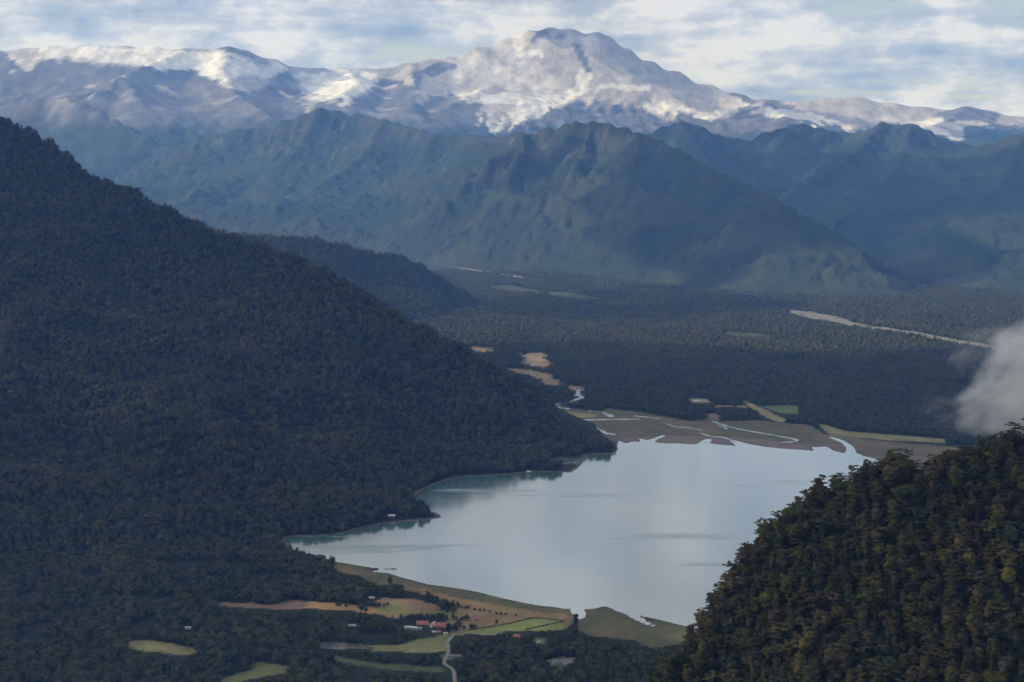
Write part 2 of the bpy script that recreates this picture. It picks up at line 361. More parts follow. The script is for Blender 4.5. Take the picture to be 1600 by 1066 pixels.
OPEN = {   # name: (colour, polygon in photograph pixels)
 'shore': ((.105, .092, .038), [(519,877),(541,880),(569,885),(594,888),(606,895),(628,902),(669,913),(700,917),(752,926),(782,934),(842,946),(872,949),(892,949),(897,971),(882,984),(825,984),(795,985),(768,992),(735,990),(712,991),(700,981),(690,975),(700,960),(716,952),(714,944),(682,934),(662,927),(632,921),(624,906),(612,913),(589,913),(562,899),(530,893),(521,885)]),
 'shore_brown': ((.155, .105, .050), [(640,915),(700,930),(780,946),(840,955),(880,958),(882,966),(832,962),(795,972),(740,980),(716,975),(700,960),(716,952),(714,944),(682,934),(655,925)]),
 'marsh': ((.060, .068, .030), [(519,877),(541,880),(569,884),(606,896),(628,902),(669,913),(727,921),(782,934),(842,946),(872,950),(860,957),(800,946),(740,936),(690,927),(640,914),(600,908)]),
 'orange_field': ((.25, .150, .062), [(480,939),(521,942),(555,945),(600,950),(596,960),(556,955),(476,950)]),
 'brown_field': ((.120, .082, .055), [(341,941),(390,942),(420,946),(462,936),(480,939),(477,951),(440,953),(400,951),(343,947)]),
 'olive_field': ((.135, .125, .045), [(600,945),(607,941),(628,942),(645,958),(624,967),(596,960),(583,950)]),
 'plough_field': ((.165, .110, .060), [(594,934),(645,935),(682,944),(690,952),(677,954),(645,958),(628,942),(607,941),(600,945),(583,940)]),
 'home_meadow': ((.125, .110, .045), [(645,957),(677,953),(700,955),(716,953),(735,975),(735,990),(712,991),(700,981),(695,966),(660,960)]),
 'green_field': ((.120, .140, .042), [(728,984),(795,974),(832,965),(880,969),(883,976),(880,984),(825,984),(795,985),(768,992),(735,990)]),
 'front_field': ((.110, .112, .042), [(576,1009),(617,1009),(664,997),(692,991),(714,990),(703,1000),(698,1018),(651,1020),(619,1018),(577,1016)]),
 'scrub': ((.062, .072, .034), [(502,1026),(525,1026),(579,1035),(682,1042),(701,1047),(699,1051),(607,1047),(555,1039),(525,1032)]),
 'clearing_a': ((.150, .135, .060), [(195,1001),(233,1000),(265,1004),(314,1016),(298,1024),(282,1027),(259,1021),(223,1018),(201,1011)]),
 'clearing_b': ((.100, .105, .042), [(397,1035),(430,1037),(459,1044),(440,1053),(400,1061),(335,1070),(350,1058),(392,1048)]),
 'wetland': ((.105, .092, .040), [(910,952),(925,952),(945,947),(965,955),(977,959),(995,961),(1025,967),(1062,976),(1100,985),(1060,1005),(1025,1012),(1000,1006),(995,1001),(950,995),(917,992),(900,981),(905,968)]),
 'wetland_green': ((.078, .088, .035), [(905,965),(930,957),(955,965),(985,978),(1000,988),(960,992),(920,989),(902,978)]),
 'lawn': ((.11, .12, .05), [(832,995),(856,996),(856,1005),(834,1006)]),
 'delta': ((.078, .068, .046), [(862,630),(886,637),(941,644),(944,638),(974,641),(1006,645),(1039,651),(1079,658),(1102,656),(1104,648),(1122,648),(1124,658),(1186,657),(1230,661),(1262,663),(1286,677),(1400,690),(1500,700),(1500,735),(1346,713),(1320,710),(1250,704),(1150,698),(1060,695),(968,692),(955,688),(930,672),(885,652)]),
 'delta_mud': ((.100, .080, .068), [(968,683),(1000,682),(1050,679),(1090,682),(1150,683),(1220,690),(1280,692),(1330,694),(1345,712),(1320,710),(1250,704),(1150,698),(1060,695),(968,692)]),
 'delta_yellow': ((.150, .130, .052), [(868,641),(900,644),(935,648),(930,652),(885,653)]),
 'airstrip': ((.150, .130, .068), [(1156,626),(1168,628),(1200,642),(1229,656),(1221,660),(1200,654),(1178,639)]),
 'bright_field': ((.062, .090, .034), [(1189,634),(1246,634),(1249,640),(1246,647),(1220,646),(1204,641)]),
 'yellow_field': ((.115, .108, .050), [(1275,662),(1286,663),(1320,673),(1400,679),(1480,686),(1480,692),(1400,688),(1360,684),(1300,681)]),
 'bare_patch': ((.130, .090, .060), [(1104,647),(1122,647),(1124,656),(1108,654)]),
 'bare_strip': ((.115, .090, .058), [(1116,634),(1150,634),(1168,634),(1170,638),(1150,636),(1116,637)]),
 'shed_yard': ((.160, .150, .100), [(1076,624),(1100,624),(1115,628),(1090,629),(1076,628)]),
 'glade_a': ((.030, .036, .018), [(1128,520),(1150,519),(1185,522),(1212,526),(1190,527),(1150,524)]),
 'glade_c': ((.032, .038, .019), [(850,457),(880,456),(920,463),(945,468),(910,468),(870,462)]),
 'glade_e': ((.032, .038, .019), [(760,447),(790,446),(830,452),(850,457),(800,453)]),
 'upper_a': ((.165, .120, .072), [(730,543),(754,544),(772,545),(770,549),(752,550),(740,551)]),
 'upper_b': ((.170, .125, .075), [(807,550),(820,554),(837,551),(857,552),(852,563),(867,571),(850,575),(830,572),(808,565),(825,562)]),
 'upper_c': ((.140, .110, .062), [(790,574),(827,579),(847,582),(862,586),(873,594),(876,603),(850,600),(845,594),(825,585),(792,579)]),
 'upper_d': ((.170, .118, .072), [(885,602),(910,605),(914,610),(890,610)]),
}
FOREST = np.array((.034, .044, .024))
GRAVEL = {
 'a': [(493,1007),(508,1004),(551,1006),(577,1009),(578,1014),(551,1015),(510,1014)],
 'b': [(686,1024),(700,1023),(740,1022),(775,1022),(774,1026),(720,1027),(700,1033),(690,1031)],
 'c': [(851,1031),(870,1027),(901,1027),(892,1035),(876,1045),(860,1037)],
 'd': [(1226,483),(1245,485),(1274,489),(1300,494),(1319,499),(1334,509),(1300,503),(1268,498),(1245,491)],
}
STREAMS = {   # centre line in photograph pixels and width in metres
 'river_upper': ([(912,606),(903,613),(903,619),(912,621),(900,625),(890,628),(864,634),(872,638),(905,641),(935,644),(950,648),(956,653)], 15),
 'river_mouth': ([(1000,655),(960,656),(915,657),(897,661),(905,664),(925,669),(945,676),(962,679)], 17),
 'side_channel': ([(990,650),(1015,653),(1036,655)], 12),
 'mud_channel': ([(1112,658),(1140,667),(1180,675),(1215,681),(1245,687),(1235,690),(1220,691)], 9),
 'mud_channel_b': ([(1094,676),(1110,681),(1130,683),(1150,689)], 9),
 'mud_channel_c': ([(1060,666),(1085,670),(1098,672)], 7),
 'mud_channel_d': ([(1120,664),(1132,668),(1135,671)], 6),
 'mud_channel_e': ([(1040,662),(1058,668),(1072,669)], 5),
 'gravel_river': ([(1325,505),(1350,511),(1375,514),(1405,518),(1431,522),(1460,528),(1487,533),(1520,539),(1555,545)], 60),
 'gravel_river_b': ([(1508,564),(1540,564),(1600,568),(1660,575)], 28),
 'gravel_river_c': ([(1446,594),(1470,598),(1490,598),(1525,595),(1600,597),(1680,606)], 22),
 'gravel_river_d': ([(668,414),(712,418),(750,424),(787,429),(820,435),(852,439)], 40),
}
TRACK = [(712,988),(699,1003),(699,1007),(701,1015),(699,1024),(694,1037),(707,1047),(710,1058),(711,1075)]
ROAD = [(708,985),(730,988),(762,991),(790,988)]
CLEAR = [p for c, p in OPEN.values()] + list(GRAVEL.values())
BUILD_CLEAR = [[(626,962),(706,958),(712,990),(680,993),(626,986)], [(540,974),(560,974),(560,982),(540,982)], [(602,959),(622,962),(618,967),(602,965)], [(572,928),(592,928),(592,938),(572,938)],
               [(600,801),(624,801),(624,809),(600,809)], [(818,733),(834,733),(834,740),(818,740)], [(799,988),(820,988),(820,997),(799,997)], [(284,977),(304,977),(304,984),(284,984)], [(1080,618),(1096,618),(1096,630),(1080,630)], [(892,620),(906,620),(906,628),(892,628)]]
CLEAR += BUILD_CLEAR

# ------------------------------------------------------------------ ground sheet
def axis(segs):
    out = [segs[0][0]]
    for a, b, st in segs:
        n = max(1, int(round((b - a) / st))); out += list(np.linspace(a, b, n + 1)[1:])
    return np.array(out)
gx = axis([(-44000, -20000, 8000), (-20000, -4000, 2000), (-4000, -1300, 100), (-1300, 1300, 6.0), (1300, 4000, 100), (4000, 20000, 2000), (20000, 44000, 8000)])
gy = axis([(-2800, 0, 700), (0, 1600, 100), (1600, 3750, 6.0), (3750, 7500, 28), (7500, 14000, 250), (14000, 25500, 2300)])
GX, GY = np.meshgrid(gx, gy)
GZ, GS = ground_z(GX.ravel(), GY.ravel()); GZ = GZ.reshape(GX.shape); GS = GS.reshape(GX.shape)
far = (np.abs(GX) > 9000) | (GY > 14500) | (GY < 800)
GZ[far] = np.minimum(GZ[far], 3.0)
gm, _ = grid_mesh('ground', GX, GY, GZ)
cols = np.tile(FOREST, (GX.size, 1)) * (0.75 + 0.5 * fbm(GX.ravel() / 160, GY.ravel() / 160, 3))[:, None]
fx, fy = GX.ravel(), GY.ravel(); sel = (fy > 1500) & (fy < 9000) & (np.abs(fx) < 3500)
wk = np.clip((fy - 3600) / 900, 0, 5); wx = fx + (fbm(fx / 25, fy / 25, 3) - .5) * (12 + 60 * wk); wy = fy + (fbm(fx / (25 + 10 * wk) + 40, fy / (25 + 30 * wk), 3) - .5) * (9 + 90 * wk)
for k, (c, p) in OPEN.items():
    W = gpoly(p, 2.0); i = np.where(sel)[0]; m = inside(W, wx[i], wy[i]); j = i[m]
    v = 0.70 + 0.6 * fbm(fx[j] / 40, fy[j] / 70, 4)
    tint = np.array(c)[None] * v[:, None]
    if k in ('shore', 'delta', 'wetland', 'wetland_green', 'marsh'):
        q = fbm(fx[j] / 60 + 9, fy[j] / 110, 4)[:, None]; q = np.clip((q - .42) * 5, 0, 1)
        tint = tint * (1 - q) + np.array((.062, .064, .032)) * q
        q = np.clip((fbm(fx[j] / 45 + 50, fy[j] / 80 + 7, 5, .6)[:, None] - .46) * 6, 0, 1) * .5; tint = tint * (1 - q) + np.array((.105, .072, .042)) * q
    cols[j] = tint * 1.95
s = GS.ravel(); beach = (s > -30) & (s < 9) & (fx < 300) & (fy > 2250) & (fy < 3400)
cols[beach] = np.array((.13, .115, .095)) * (0.7 + 0.6 * fbm(fx[beach] / 12, fy[beach] / 12, 3))[:, None]
edge = (s > -40) & (s < 3) & ~beach
cols[edge] = (.12, .10, .075)
add_color(gm, cols)
tag(link('ground', gm, M['ground']), kind='structure')

# lake surface
lx0, ly0 = LAKE_W.min(0) - 60; lx1, ly1 = LAKE_W.max(0) + 60
me = raw_mesh('lake', [(lx0, ly0, 0), (lx1, ly0, 0), (lx1, ly1, 0), (lx0, ly1, 0)], [(0, 1, 2, 3)])
tag(link('lake', me, M['lake']), kind='structure')

def gz1(x, y):
    return float(ground_z(np.array([x], float), np.array([y], float))[0][0])
def smooth_line(P, n=6):
    P = np.array(P, float); out = []
    for i in range(len(P) - 1):
        p0 = P[max(i - 1, 0)]; p1 = P[i]; p2 = P[i + 1]; p3 = P[min(i + 2, len(P) - 1)]
        for t in np.arange(n) / n:
            out.append(0.5 * (2 * p1 + (p2 - p0) * t + (2 * p0 - 5 * p1 + 4 * p2 - p3) * t * t + (3 * p1 - p0 - 3 * p2 + p3) * t ** 3))
    out.append(P[-1]); return np.array(out)
def strip(name, line, width, mat, lift, wob=0.3, kind='structure'):
    L = smooth_line([gnd(x, y, 2.0) for x, y in line]); n = len(L)
    T = np.gradient(L, axis=0); T /= np.linalg.norm(T, axis=1)[:, None] + 1e-9; Nn = np.stack([-T[:, 1], T[:, 0]], 1)
    V = []; F = []; K = 5
    for i in range(n):
        taper = min(1.0, (i + 1.5) / 5, (n - i + .5) / 5)
        w = width * 0.5 * (1 + wob * math.sin(i * 1.7) + wob * math.sin(i * .61 + 1)) * taper
        for k in range(K):
            q = L[i] + Nn[i] * w * (k / (K - 1) * 2 - 1); V.append((q[0], q[1], 0.0))
        if i:
            for k in range(K - 1): F.append(((i - 1) * K + k, (i - 1) * K + k + 1, i * K + k + 1, i * K + k))
    V = np.array(V); z, _ = ground_z(V[:, 0], V[:, 1]); V[:, 2] = np.maximum(z, 0) + lift
    return tag(link(name, raw_mesh(name, V, F, True), mat), kind=kind)
for k, (ln, w) in STREAMS.items():
    strip('river_gravel' if 'gravel' in k else 'river', ln, w, M['gravel'] if 'gravel' in k else M['river'], 0.45 if 'gravel' not in k else 0.9)
strip('track', TRACK, 4.5, M['track'], 0.5, 0.1); strip('road', ROAD, 4.0, M['track'], 0.5, 0.1)
for k, p in GRAVEL.items():
    W = gpoly(p, 2.0); W = smooth_line(np.vstack([W, W[:1]]), 14)[:-1]; c = W.mean(0)
    ar = np.arange(len(W)) / len(W) * 6.283; jit = 1 + 0.75 * (fbm(np.cos(ar) * 4 + 9 + len(W), np.sin(ar) * 4 + 3, 4) - .52); V = [(*c, 0)]
    for r in (0.33, 0.66, 1.0):
        V += [(*(c + (q - c) * r * (j if r == 1 else 1)), 0) for q, j in zip(W, jit)]
    n = len(W); V = np.array(V); V[:, 2] = ground_z(V[:, 0], V[:, 1])[0] + 0.4
    T = [(0, 1 + i, 1 + (i + 1) % n) for i in range(n)]
    for ring in range(2):
        a = 1 + ring * n; b = a + n
        for i in range(n):
            j = (i + 1) % n; T += [(a + i, b + i, b + j), (a + i, b + j, a + j)]
    tag(link('gravel_bed', raw_mesh('gravel_bed', V, T, True), M['gravel']), kind='structure')

# ------------------------------------------------------------------ left hill and the low ridge behind it
g1 = Grid(-2600, 320, 1900, 5300, 9)
lh = [(-160,110),(0,188),(40,203),(75,223),(100,243),(130,272),(150,285),(200,298),(250,326),(300,351),(350,372),(400,386),(450,401),(500,423),(560,458),(600,486),(650,513),(700,538),(750,568),(790,593),(820,618),(850,646),(880,670),(920,685),(950,694)]
LH_R = [at(x, y, float(np.interp(x, [-160, 0, 300, 500, 600, 750, 880, 950], [4550, 4350, 3980, 3740, 3573, 3417, 3270, 3235]))) for x, y in lh]
LH_F = np.vstack([gpoly([(964,700),(958,707),(914,709),(905,715),(868,714),(862,724),(888,731),(880,736),(824,737),(775,741),(726,743),(700,748),(677,757),(655,766),(646,776),(648,788),(668,799),(682,807),(644,812),(595,817),(569,823),(524,834),(452,837),(440,846),(380,850),(300,852),(200,858),(100,870),(0,884),(-250,905)]),
                  np.array([(-2550, 2400), (-2550, 5200), (-1500, 5250), (-800, 4750), (-250, 4200), (40, 3800), (190, 3480)])])
z, s1, dc1 = hill_height(g1.X, g1.Y, LH_F, [LH_R], 60, 1.12)
amp = np.clip(np.minimum(-s1 - 25, dc1) / 260, 0, 1)
n_ = fbm(g1.X / 420 + 3, g1.Y / 420, 5, ridged=True) - 0.55
n2_ = fbm(g1.X / 120, g1.Y / 120, 4) - .5
g1.Z = np.where(s1 < 0, 0.6 + z + amp * (n_ * 150 + n2_ * 34), -6.0)
g1.Z = np.where(s1 < 0, np.maximum(g1.Z, 0.5), g1.Z)
me, used = grid_mesh('left_hill', g1.X, g1.Y, g1.Z, s1 < 14)
add_color(me, (np.array((.030, .034, .020))[None] * (0.8 + .4 * rng.random((used.sum(), 1)))))
tag(link('hill', me, M['hillsoil']), kind='structure')

g2 = Grid(-2900, 200, 4900, 7500, 14)
S2_R = [at(*p) for p in [(250,345,5500),(330,360,5600),(370,366,5700),(400,368,5800),(480,372,5900),(530,380,6000),(560,389,6050),(600,398,6100),(620,399,6150),(650,413,6250),(680,429,6350),(710,449,6450),(738,466,6550)]]
S2_F = np.vstack([gpoly([(752,470),(725,488),(690,500),(600,515),(400,530),(200,535)]), np.array([(-2500, 5000), (-2850, 6500), (-2200, 7300), (-1000, 7400), (-350, 7150)])])
z, s2, dc2 = hill_height(g2.X, g2.Y, S2_F, [S2_R], 90, 1.05)
amp = np.clip(np.minimum(-s2, dc2) / 200, 0, 1)
g2.Z = np.where(s2 < 0, 1.5 + z + amp * ((fbm(g2.X / 420, g2.Y / 420, 5, ridged=True) - .5) * 90), -6.0)
me, used = grid_mesh('low_ridge', g2.X, g2.Y, g2.Z, s2 < 20)
add_color(me, np.tile((.032, .038, .024), (used.sum(), 1)))
tag(link('hill', me, M['hillsoil']), kind='structure')

# ------------------------------------------------------------------ forested mountains beyond the valley
g3 = Grid(-5200, 6600, 6500, 14400, 20)
W_ = lambda pts: [at(*p) for p in pts]
M1 = W_([(60,330,11800),(150,300,11800),(190,280,11800),(215,255,11800),(260,235,11900),(310,212,12000),(370,201,12000),(415,200,12000),(445,187,12000),(480,177,12000),(500,167,12000),(525,172,12000),(560,177,11900),(600,184,11700),(640,196,11500),(680,206,11300),(720,207,11200),(760,213,10900),(790,213,10500),(815,203,10000)])
M1s = [W_([(500,167,12000),(470,225,11500),(420,275,11100),(370,330,10700)]), W_([(600,186,11700),(575,235,11200),(540,262,10900),(494,290,10600),(455,325,10300)]), W_([(680,206,11300),(660,250,10800),(630,290,10500),(600,315,10300)]), W_([(310,212,12000),(290,265,11500),(260,320,11000)])]
M2 = W_([(560,362,9600),(640,342,9300),(700,311,9100),(730,277,9200),(775,236,9300),(820,208,9400),(860,197,9400),(885,190,9300),(900,186,9200),(950,187,9000),(975,193,8900),(1000,204,8800),(1030,215,8700),(1060,228,8600),(1090,246,8400),(1125,267,8200),(1165,285,8000),(1200,300,7800),(1230,318,7650),(1280,345,7400),(1330,385,7150),(1370,425,6950),(1404,459,6750)])
M2s = [W_([(925,187,9100),(905,245,8850),(880,300,8750)]), W_([(1000,204,8800),(990,265,8500),(968,320,8300)]), W_([(1075,237,8500),(1060,290,8150),(1035,345,7950)]), W_([(1180,291,7900),(1155,340,7600),(1130,380,7450)]), W_([(1265,338,7500),(1245,380,7250)]), W_([(820,208,9400),(805,265,9100),(780,310,8950)])]
M3 = W_([(960,230,12600),(1010,208,12300),(1040,195,12200),(1065,187,12000),(1090,195,12000),(1120,210,12000),(1170,220,12000),(1200,205,12000),(1235,195,11800),(1260,192,11800),(1300,202,11500),(1335,206,11300),(1346,209,11200),(1357,198,11100),(1377,189,11000),(1400,193,11000),(1425,192,11000),(1450,202,11000),(1470,217,11000),(1500,229,11000),(1520,230,10800),(1550,220,10500),(1580,212,10300),(1600,207,10200),(1680,190,10000),(1800,170,10000),(2000,190,10000)])
M3s = [W_([(1300,202,11500),(1290,250,10800),(1240,298,10000),(1215,312,9800)]), W_([(1425,192,11000),(1400,260,10300),(1350,320,9500),(1295,348,9100)]), W_([(1600,207,10200),(1560,290,9400),(1500,330,8900),(1470,380,8500)]), W_([(1850,300,8400),(1750,340,8200),(1600,390,8000),(1555,402,8050),(1506,420,8150)]), W_([(1065,187,12000),(1100,240,11300),(1140,280,10800)]), W_([(1377,189,11000),(1330,240,10500),(1270,275,10200)])]
F12 = np.vstack([gpoly([(60,400),(200,402),(300,403),(400,405),(500,408),(600,412),(680,416),(750,420),(850,426),(950,438),(1050,449),(1150,458),(1250,464),(1350,467),(1412,465)]), np.array([(1950, 7300), (2000, 9000), (1300, 10800), (800, 12800), (-500, 14100), (-3000, 14300), (-4700, 13500), (-4900, 10500)])])
F3 = np.vstack([gpoly([(1100,392),(1250,408),(1350,416),(1400,424),(1425,446),(1500,450),(1600,461),(1750,468),(1950,462)]), np.array([(6400, 8500), (6500, 13500), (3000, 14300), (300, 14200), (200, 12000)])])
za, sa, da = hill_height(g3.X, g3.Y, F12, [M1, M2] + M1s + M2s, 110, 1.1, 2.6)
zb, sb, db = hill_height(g3.X, g3.Y, F3, [M3] + M3s, 110, 1.1, 2.6)
base = np.maximum(za, zb)
edge_d = np.maximum(np.minimum(-sa, da), np.minimum(-sb, db)); amp = np.clip(edge_d / 260, 0, 1)
rid = fbm(g3.X / 560 + fbm(g3.X / 900, g3.Y / 900, 2) * 1.2, g3.Y / 760, 6, 0.5, True) - .55
h3 = base + amp * (rid * 215 + (fbm(g3.X / 150, g3.Y / 150, 4) - .5) * 40)
h3 = np.maximum(h3, 0)
h3e = erode(h3, 20, 26, 9000, 48, 3)
amp2 = np.clip(np.maximum(da * (sa < 0), db * (sb < 0)) / 90, 0, 1)
h3 = h3 + (h3e - h3) * (0.18 + 0.55 * amp2)
ins = (sa < 0) | (sb < 0)
g3.Z = np.where(ins, np.maximum(h3, 0) + 2.5, -8.0) + np.where(ins, (fbm(g3.X / 45, g3.Y / 45, 3) - .5) * 10, 0)
g3.Z = np.where(ins, np.maximum(g3.Z, 1), g3.Z)
keep3 = (sa < 30) | (sb < 30)
me, used = grid_mesh('mountains', g3.X, g3.Y, g3.Z, keep3)
gyy, gxx = np.gradient(g3.Z, 20); sl_ = np.hypot(gxx, gyy)
c = np.tile(np.array((.026, .038, .026)), (g3.X.size, 1))
q = fbm(g3.X / 300 + 7, g3.Y / 300, 4).ravel()[:, None]; q = np.clip((q - .45) * 4, 0, 1)
c = c * (1 - q) + np.array((.040, .050, .032)) * q
alt = g3.Z.ravel()[:, None]; q = np.clip((alt - 620) / 250, 0, 1) * np.clip((fbm(g3.X / 180, g3.Y / 180, 4).ravel()[:, None] - .4) * 4, 0, 1)
c = c * (1 - q * .7) + np.array((.060, .058, .042)) * q * .7
q = (np.clip((sl_.ravel() - 1.25) * 2.5, 0, 1) * np.clip((g3.Z.ravel() - 450) / 150, 0, 1) * np.clip((fbm(g3.X / 110, g3.Y / 110, 4).ravel() - .60) * 6, 0, 1))[:, None]
c = c * (1 - q) + np.array((.15, .145, .135)) * q
add_color(me, c[used])
tag(link('mountain_range', me, M['canopy']), kind='structure')

# ------------------------------------------------------------------ volcano and the ice field beside it
g4 = Grid(-9600, 9600, 10700, 21500, 36)
SKY = [(-300,100,16000),(-100,84,16000),(0,79,16000),(42,75,16000),(85,71,16000),(150,70,16000),(240,71,16000),(295,74,16000),(320,75,16000),(357,71,16000),(380,77,16000),(425,91,16300),(465,104,16600),(540,107,17000),(600,106,17200),(640,97,17400),(700,86,17600),(750,72,17800),(795,58,18000),(828,46,18000),(860,41,18000),(890,43,18000),(935,47,18000),(950,55,18000),(975,75,18000),(1010,95,17900),(1050,111,17800),(1100,132,17600),(1150,145,17400),(1190,155,17200),(1250,159,17000),(1300,154,17000),(1340,151,17000),(1390,161,17000),(1440,167,17000),(1485,173,17000),(1510,166,17000),(1540,172,17000),(1580,182,17000),(1640,195,17000),(1800,215,17000)]
V_R = [W_(SKY), W_([(770,130,16600),(730,150,16200),(680,185,15500)]), W_([(130,160,14000),(165,140,14200),(185,119,14500),(205,138,14300),(225,170,13900)]), W_([(357,71,16000),(345,110,15300),(370,150,14600),(420,180,14000)]), W_([(540,107,17000),(560,130,16200),(520,160,15200)]),
       W_([(640,97,17400),(650,140,16300),(640,175,15200)]), W_([(1190,155,17200),(1230,185,16200),(1280,200,15500)]), W_([(1510,166,17000),(1480,190,16000),(1440,205,15300)]), W_([(185,119,14500),(240,95,15200),(295,74,16000)])]
V_F = np.array([(-9500, 11700), (-3800, 12000), (-2200, 12600), (0, 13900), (2500, 14000), (5000, 13200), (9500, 12600), (9500, 21300), (-9500, 21300)], float)
zv, sv, dv = hill_height(g4.X, g4.Y, V_F, V_R, 220, 1.0, 2.4)
M0 = W_([(-250,190,13000),(-100,172,13000),(20,160,13000),(65,152,13000),(95,148,13000),(130,156,12900),(200,190,12700),(260,222,12500),(300,250,12400)])
z0, s0, d0 = hill_height(g4.X, g4.Y, np.array([(-9500, 10800), (-4200, 10900), (-2400, 11500), (-2100, 12600), (-3000, 13600), (-9500, 14000)], float), [M0], 150, 0.8)
am = np.clip(np.minimum(-sv, dv) / 1100, 0, 1)
rv = fbm(g4.X / 900, g4.Y / 900, 6, .52, True) - .55
h4 = np.maximum(zv + am * np.clip((1650 - zv) / 600, .28, 1) * (rv * 210 + (fbm(g4.X / 300, g4.Y / 300, 4) - .5) * 40), z0 + np.clip(np.minimum(-s0, d0) / 500, 0, 1) * rv * 200)
h4e = erode(np.maximum(h4, 0), 36, 18, 8000, 40, 5)
h4 = h4 + (h4e - h4) * np.clip(dv / 900, .03, 1) * np.clip((1500 - zv) / 500, .08, 1) * np.where(s0 < 0, .35, 1)
g4.Z = np.where((sv < 0) | (s0 < 0), h4 + 3, -10)
me, used = grid_mesh('volcano', g4.X, g4.Y, g4.Z, (sv < 40) | (s0 < 40))
PX, PY = project(g4.X.ravel(), g4.Y.ravel(), g4.Z.ravel())
wob1 = (fbm(g4.X.ravel() / 260, g4.Y.ravel() / 500, 5) - .5); wob2 = (fbm(g4.X.ravel() / 260 + 31, g4.Y.ravel() / 500, 5) - .5)
QX = PX + wob1 * 34; QY = PY + wob2 * 30
SNOW = [[(-400,40),(1900,40),(1900,190),(1600,196),(1540,190),(1500,212),(1440,205),(1400,200),(1335,207),(1290,198),(1240,188),(1205,178),(1150,172),(1140,190),(1060,178),(1055,190),(1010,172),(960,166),(900,156),(880,164),(830,186),(775,201),(765,176),(745,192),(760,162),(720,156),(703,142),(665,156),(655,165),(640,130),(600,125),(575,145),(545,168),(525,172),(540,152),(515,150),(500,160),(470,182),(480,158),(467,150),(462,112),(440,114),(412,134),(402,145),(345,126),(300,112),(268,112),(265,118),(240,108),(190,98),(125,100),(62,97),(52,116),(38,120),(20,97),(0,90),(-400,100)]]
snow = np.zeros(QX.shape, bool)
for p in SNOW: snow |= inside(p, QX, QY)
ROCK = [[(826,72),(834,60),(850,44),(862,40),(884,52),(886,62),(862,58),(846,60),(836,74)], [(640,118),(690,96),(718,98),(700,112),(660,124),(648,140)], [(895,66),(908,70),(918,90),(925,110),(918,112),(905,88)], [(1130,140),(1190,154),(1250,160),(1235,172),(1170,165)], [(1460,178),(1510,166),(1560,176),(1560,190),(1480,190)], [(335,72),(357,70),(400,80),(420,90),(380,86),(345,80)]]
rock = np.zeros(QX.shape, bool)
for p in ROCK: rock |= inside(p, PX + wob1 * 14, PY + wob2 * 10)
gyy, gxx = np.gradient(g4.Z, 36); sl4 = np.hypot(gxx, gyy).ravel()
ash_shade = np.clip((fbm(g4.X.ravel() / 420 + 3, g4.Y.ravel() / 1100 + g4.Z.ravel() / 500, 7, .64) - .25) * 3.6, 0, 1)  # ash streaks, spread wider to paint the dull shaded light into the snow
ICE = [[(745,140),(800,147),(870,150),(903,132),(906,102),(926,104),(926,142),(880,162),(830,186),(778,202),(768,190),(798,168),(756,156)], [(925,136),(1012,134),(1012,144),(930,146)], [(50,73),(240,73),(335,86),(430,98),(462,107),(440,116),(345,122),(265,112),(190,96),(120,94),(50,96)],
       [(1190,160),(1290,182),(1345,206),(1280,197),(1205,178)], [(1430,192),(1470,195),(1505,214),(1450,206)], [(468,110),(600,110),(575,138),(530,165),(500,155),(472,148)], [(800,84),(850,82),(850,90),(800,92)], [(1010,158),(1060,166),(1135,176),(1135,190),(1055,184),(1010,172)]]
ice = np.zeros(QX.shape, bool)
for p in ICE: ice |= inside(p, PX + wob1 * 40, PY + wob2 * 26)
ash_shade = np.where(ice, ash_shade * .25, .35 + ash_shade * .6)
ash_shade = np.maximum(ash_shade * .95, np.clip((sl4 - .95) * 1.8, 0, 1))[:, None]
sn = np.array((.72, .74, .76)) * (1 - ash_shade) + np.array((.31, .295, .29)) * ash_shade
rk = np.array((.125, .125, .13))[None] * (0.55 + 0.9 * fbm(g4.X.ravel() / 200, g4.Y.ravel() / 200, 4))[:, None]
dust = np.clip((fbm(g4.X.ravel() / 160 + 5, g4.Y.ravel() / 160 + 2, 5) - .65) * 7, 0, 1)[:, None] * np.clip((g4.Z.ravel() - 900) / 400, 0, 1)[:, None]
rk = rk * (1 - dust * .7) + np.array((.55, .53, .52)) * dust * .7
low = np.clip((980 - g4.Z.ravel() + wob1 * 300) / 160, 0, 1)[:, None]
rk = rk * (1 - low) + np.array((.040, .055, .034)) * low
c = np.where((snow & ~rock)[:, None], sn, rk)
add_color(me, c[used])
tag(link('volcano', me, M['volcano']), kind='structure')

# ------------------------------------------------------------------ right spur
g5 = Grid(-120, 1150, 420, 1300, 6)
RC = W_([(760,1310,780),(860,1215,800),(960,1108,840),(1020,1068,860),(1045,1046,870),(1085,1008,890),(1125,958,905),(1155,912,915),(1180,874,925),(1210,822,935),(1245,796,945),(1290,764,955),(1335,750,965),(1380,728,975),(1440,736,980),(1500,718,990),(1560,692,1000),(1600,680,1005),(1700,640,1020),(1850,580,1040),(2050,510,1060),(2350,420,1080)])
S = resample(RC, 10); g5.Z[:] = -1e9
for x, y, z in S:
    dx = g5.X - x; dy = g5.Y - y; d = np.hypot(dx, dy)
    k = 0.60 + 0.9 * np.clip(-dx / (d + 1), 0, 1) + 0.35 * np.clip(dy / (d + 1), 0, 1); g5.Z = np.maximum(g5.Z, z - k * d)
g5.Z += (fbm(g5.X / 55, g5.Y / 55, 4) - .5) * 11
me, used = grid_mesh('spur', g5.X, g5.Y, g5.Z)
add_color(me, np.tile((.028, .024, .014), (used.sum(), 1)))
tag(link('hill', me, M['hillsoil']), kind='structure')

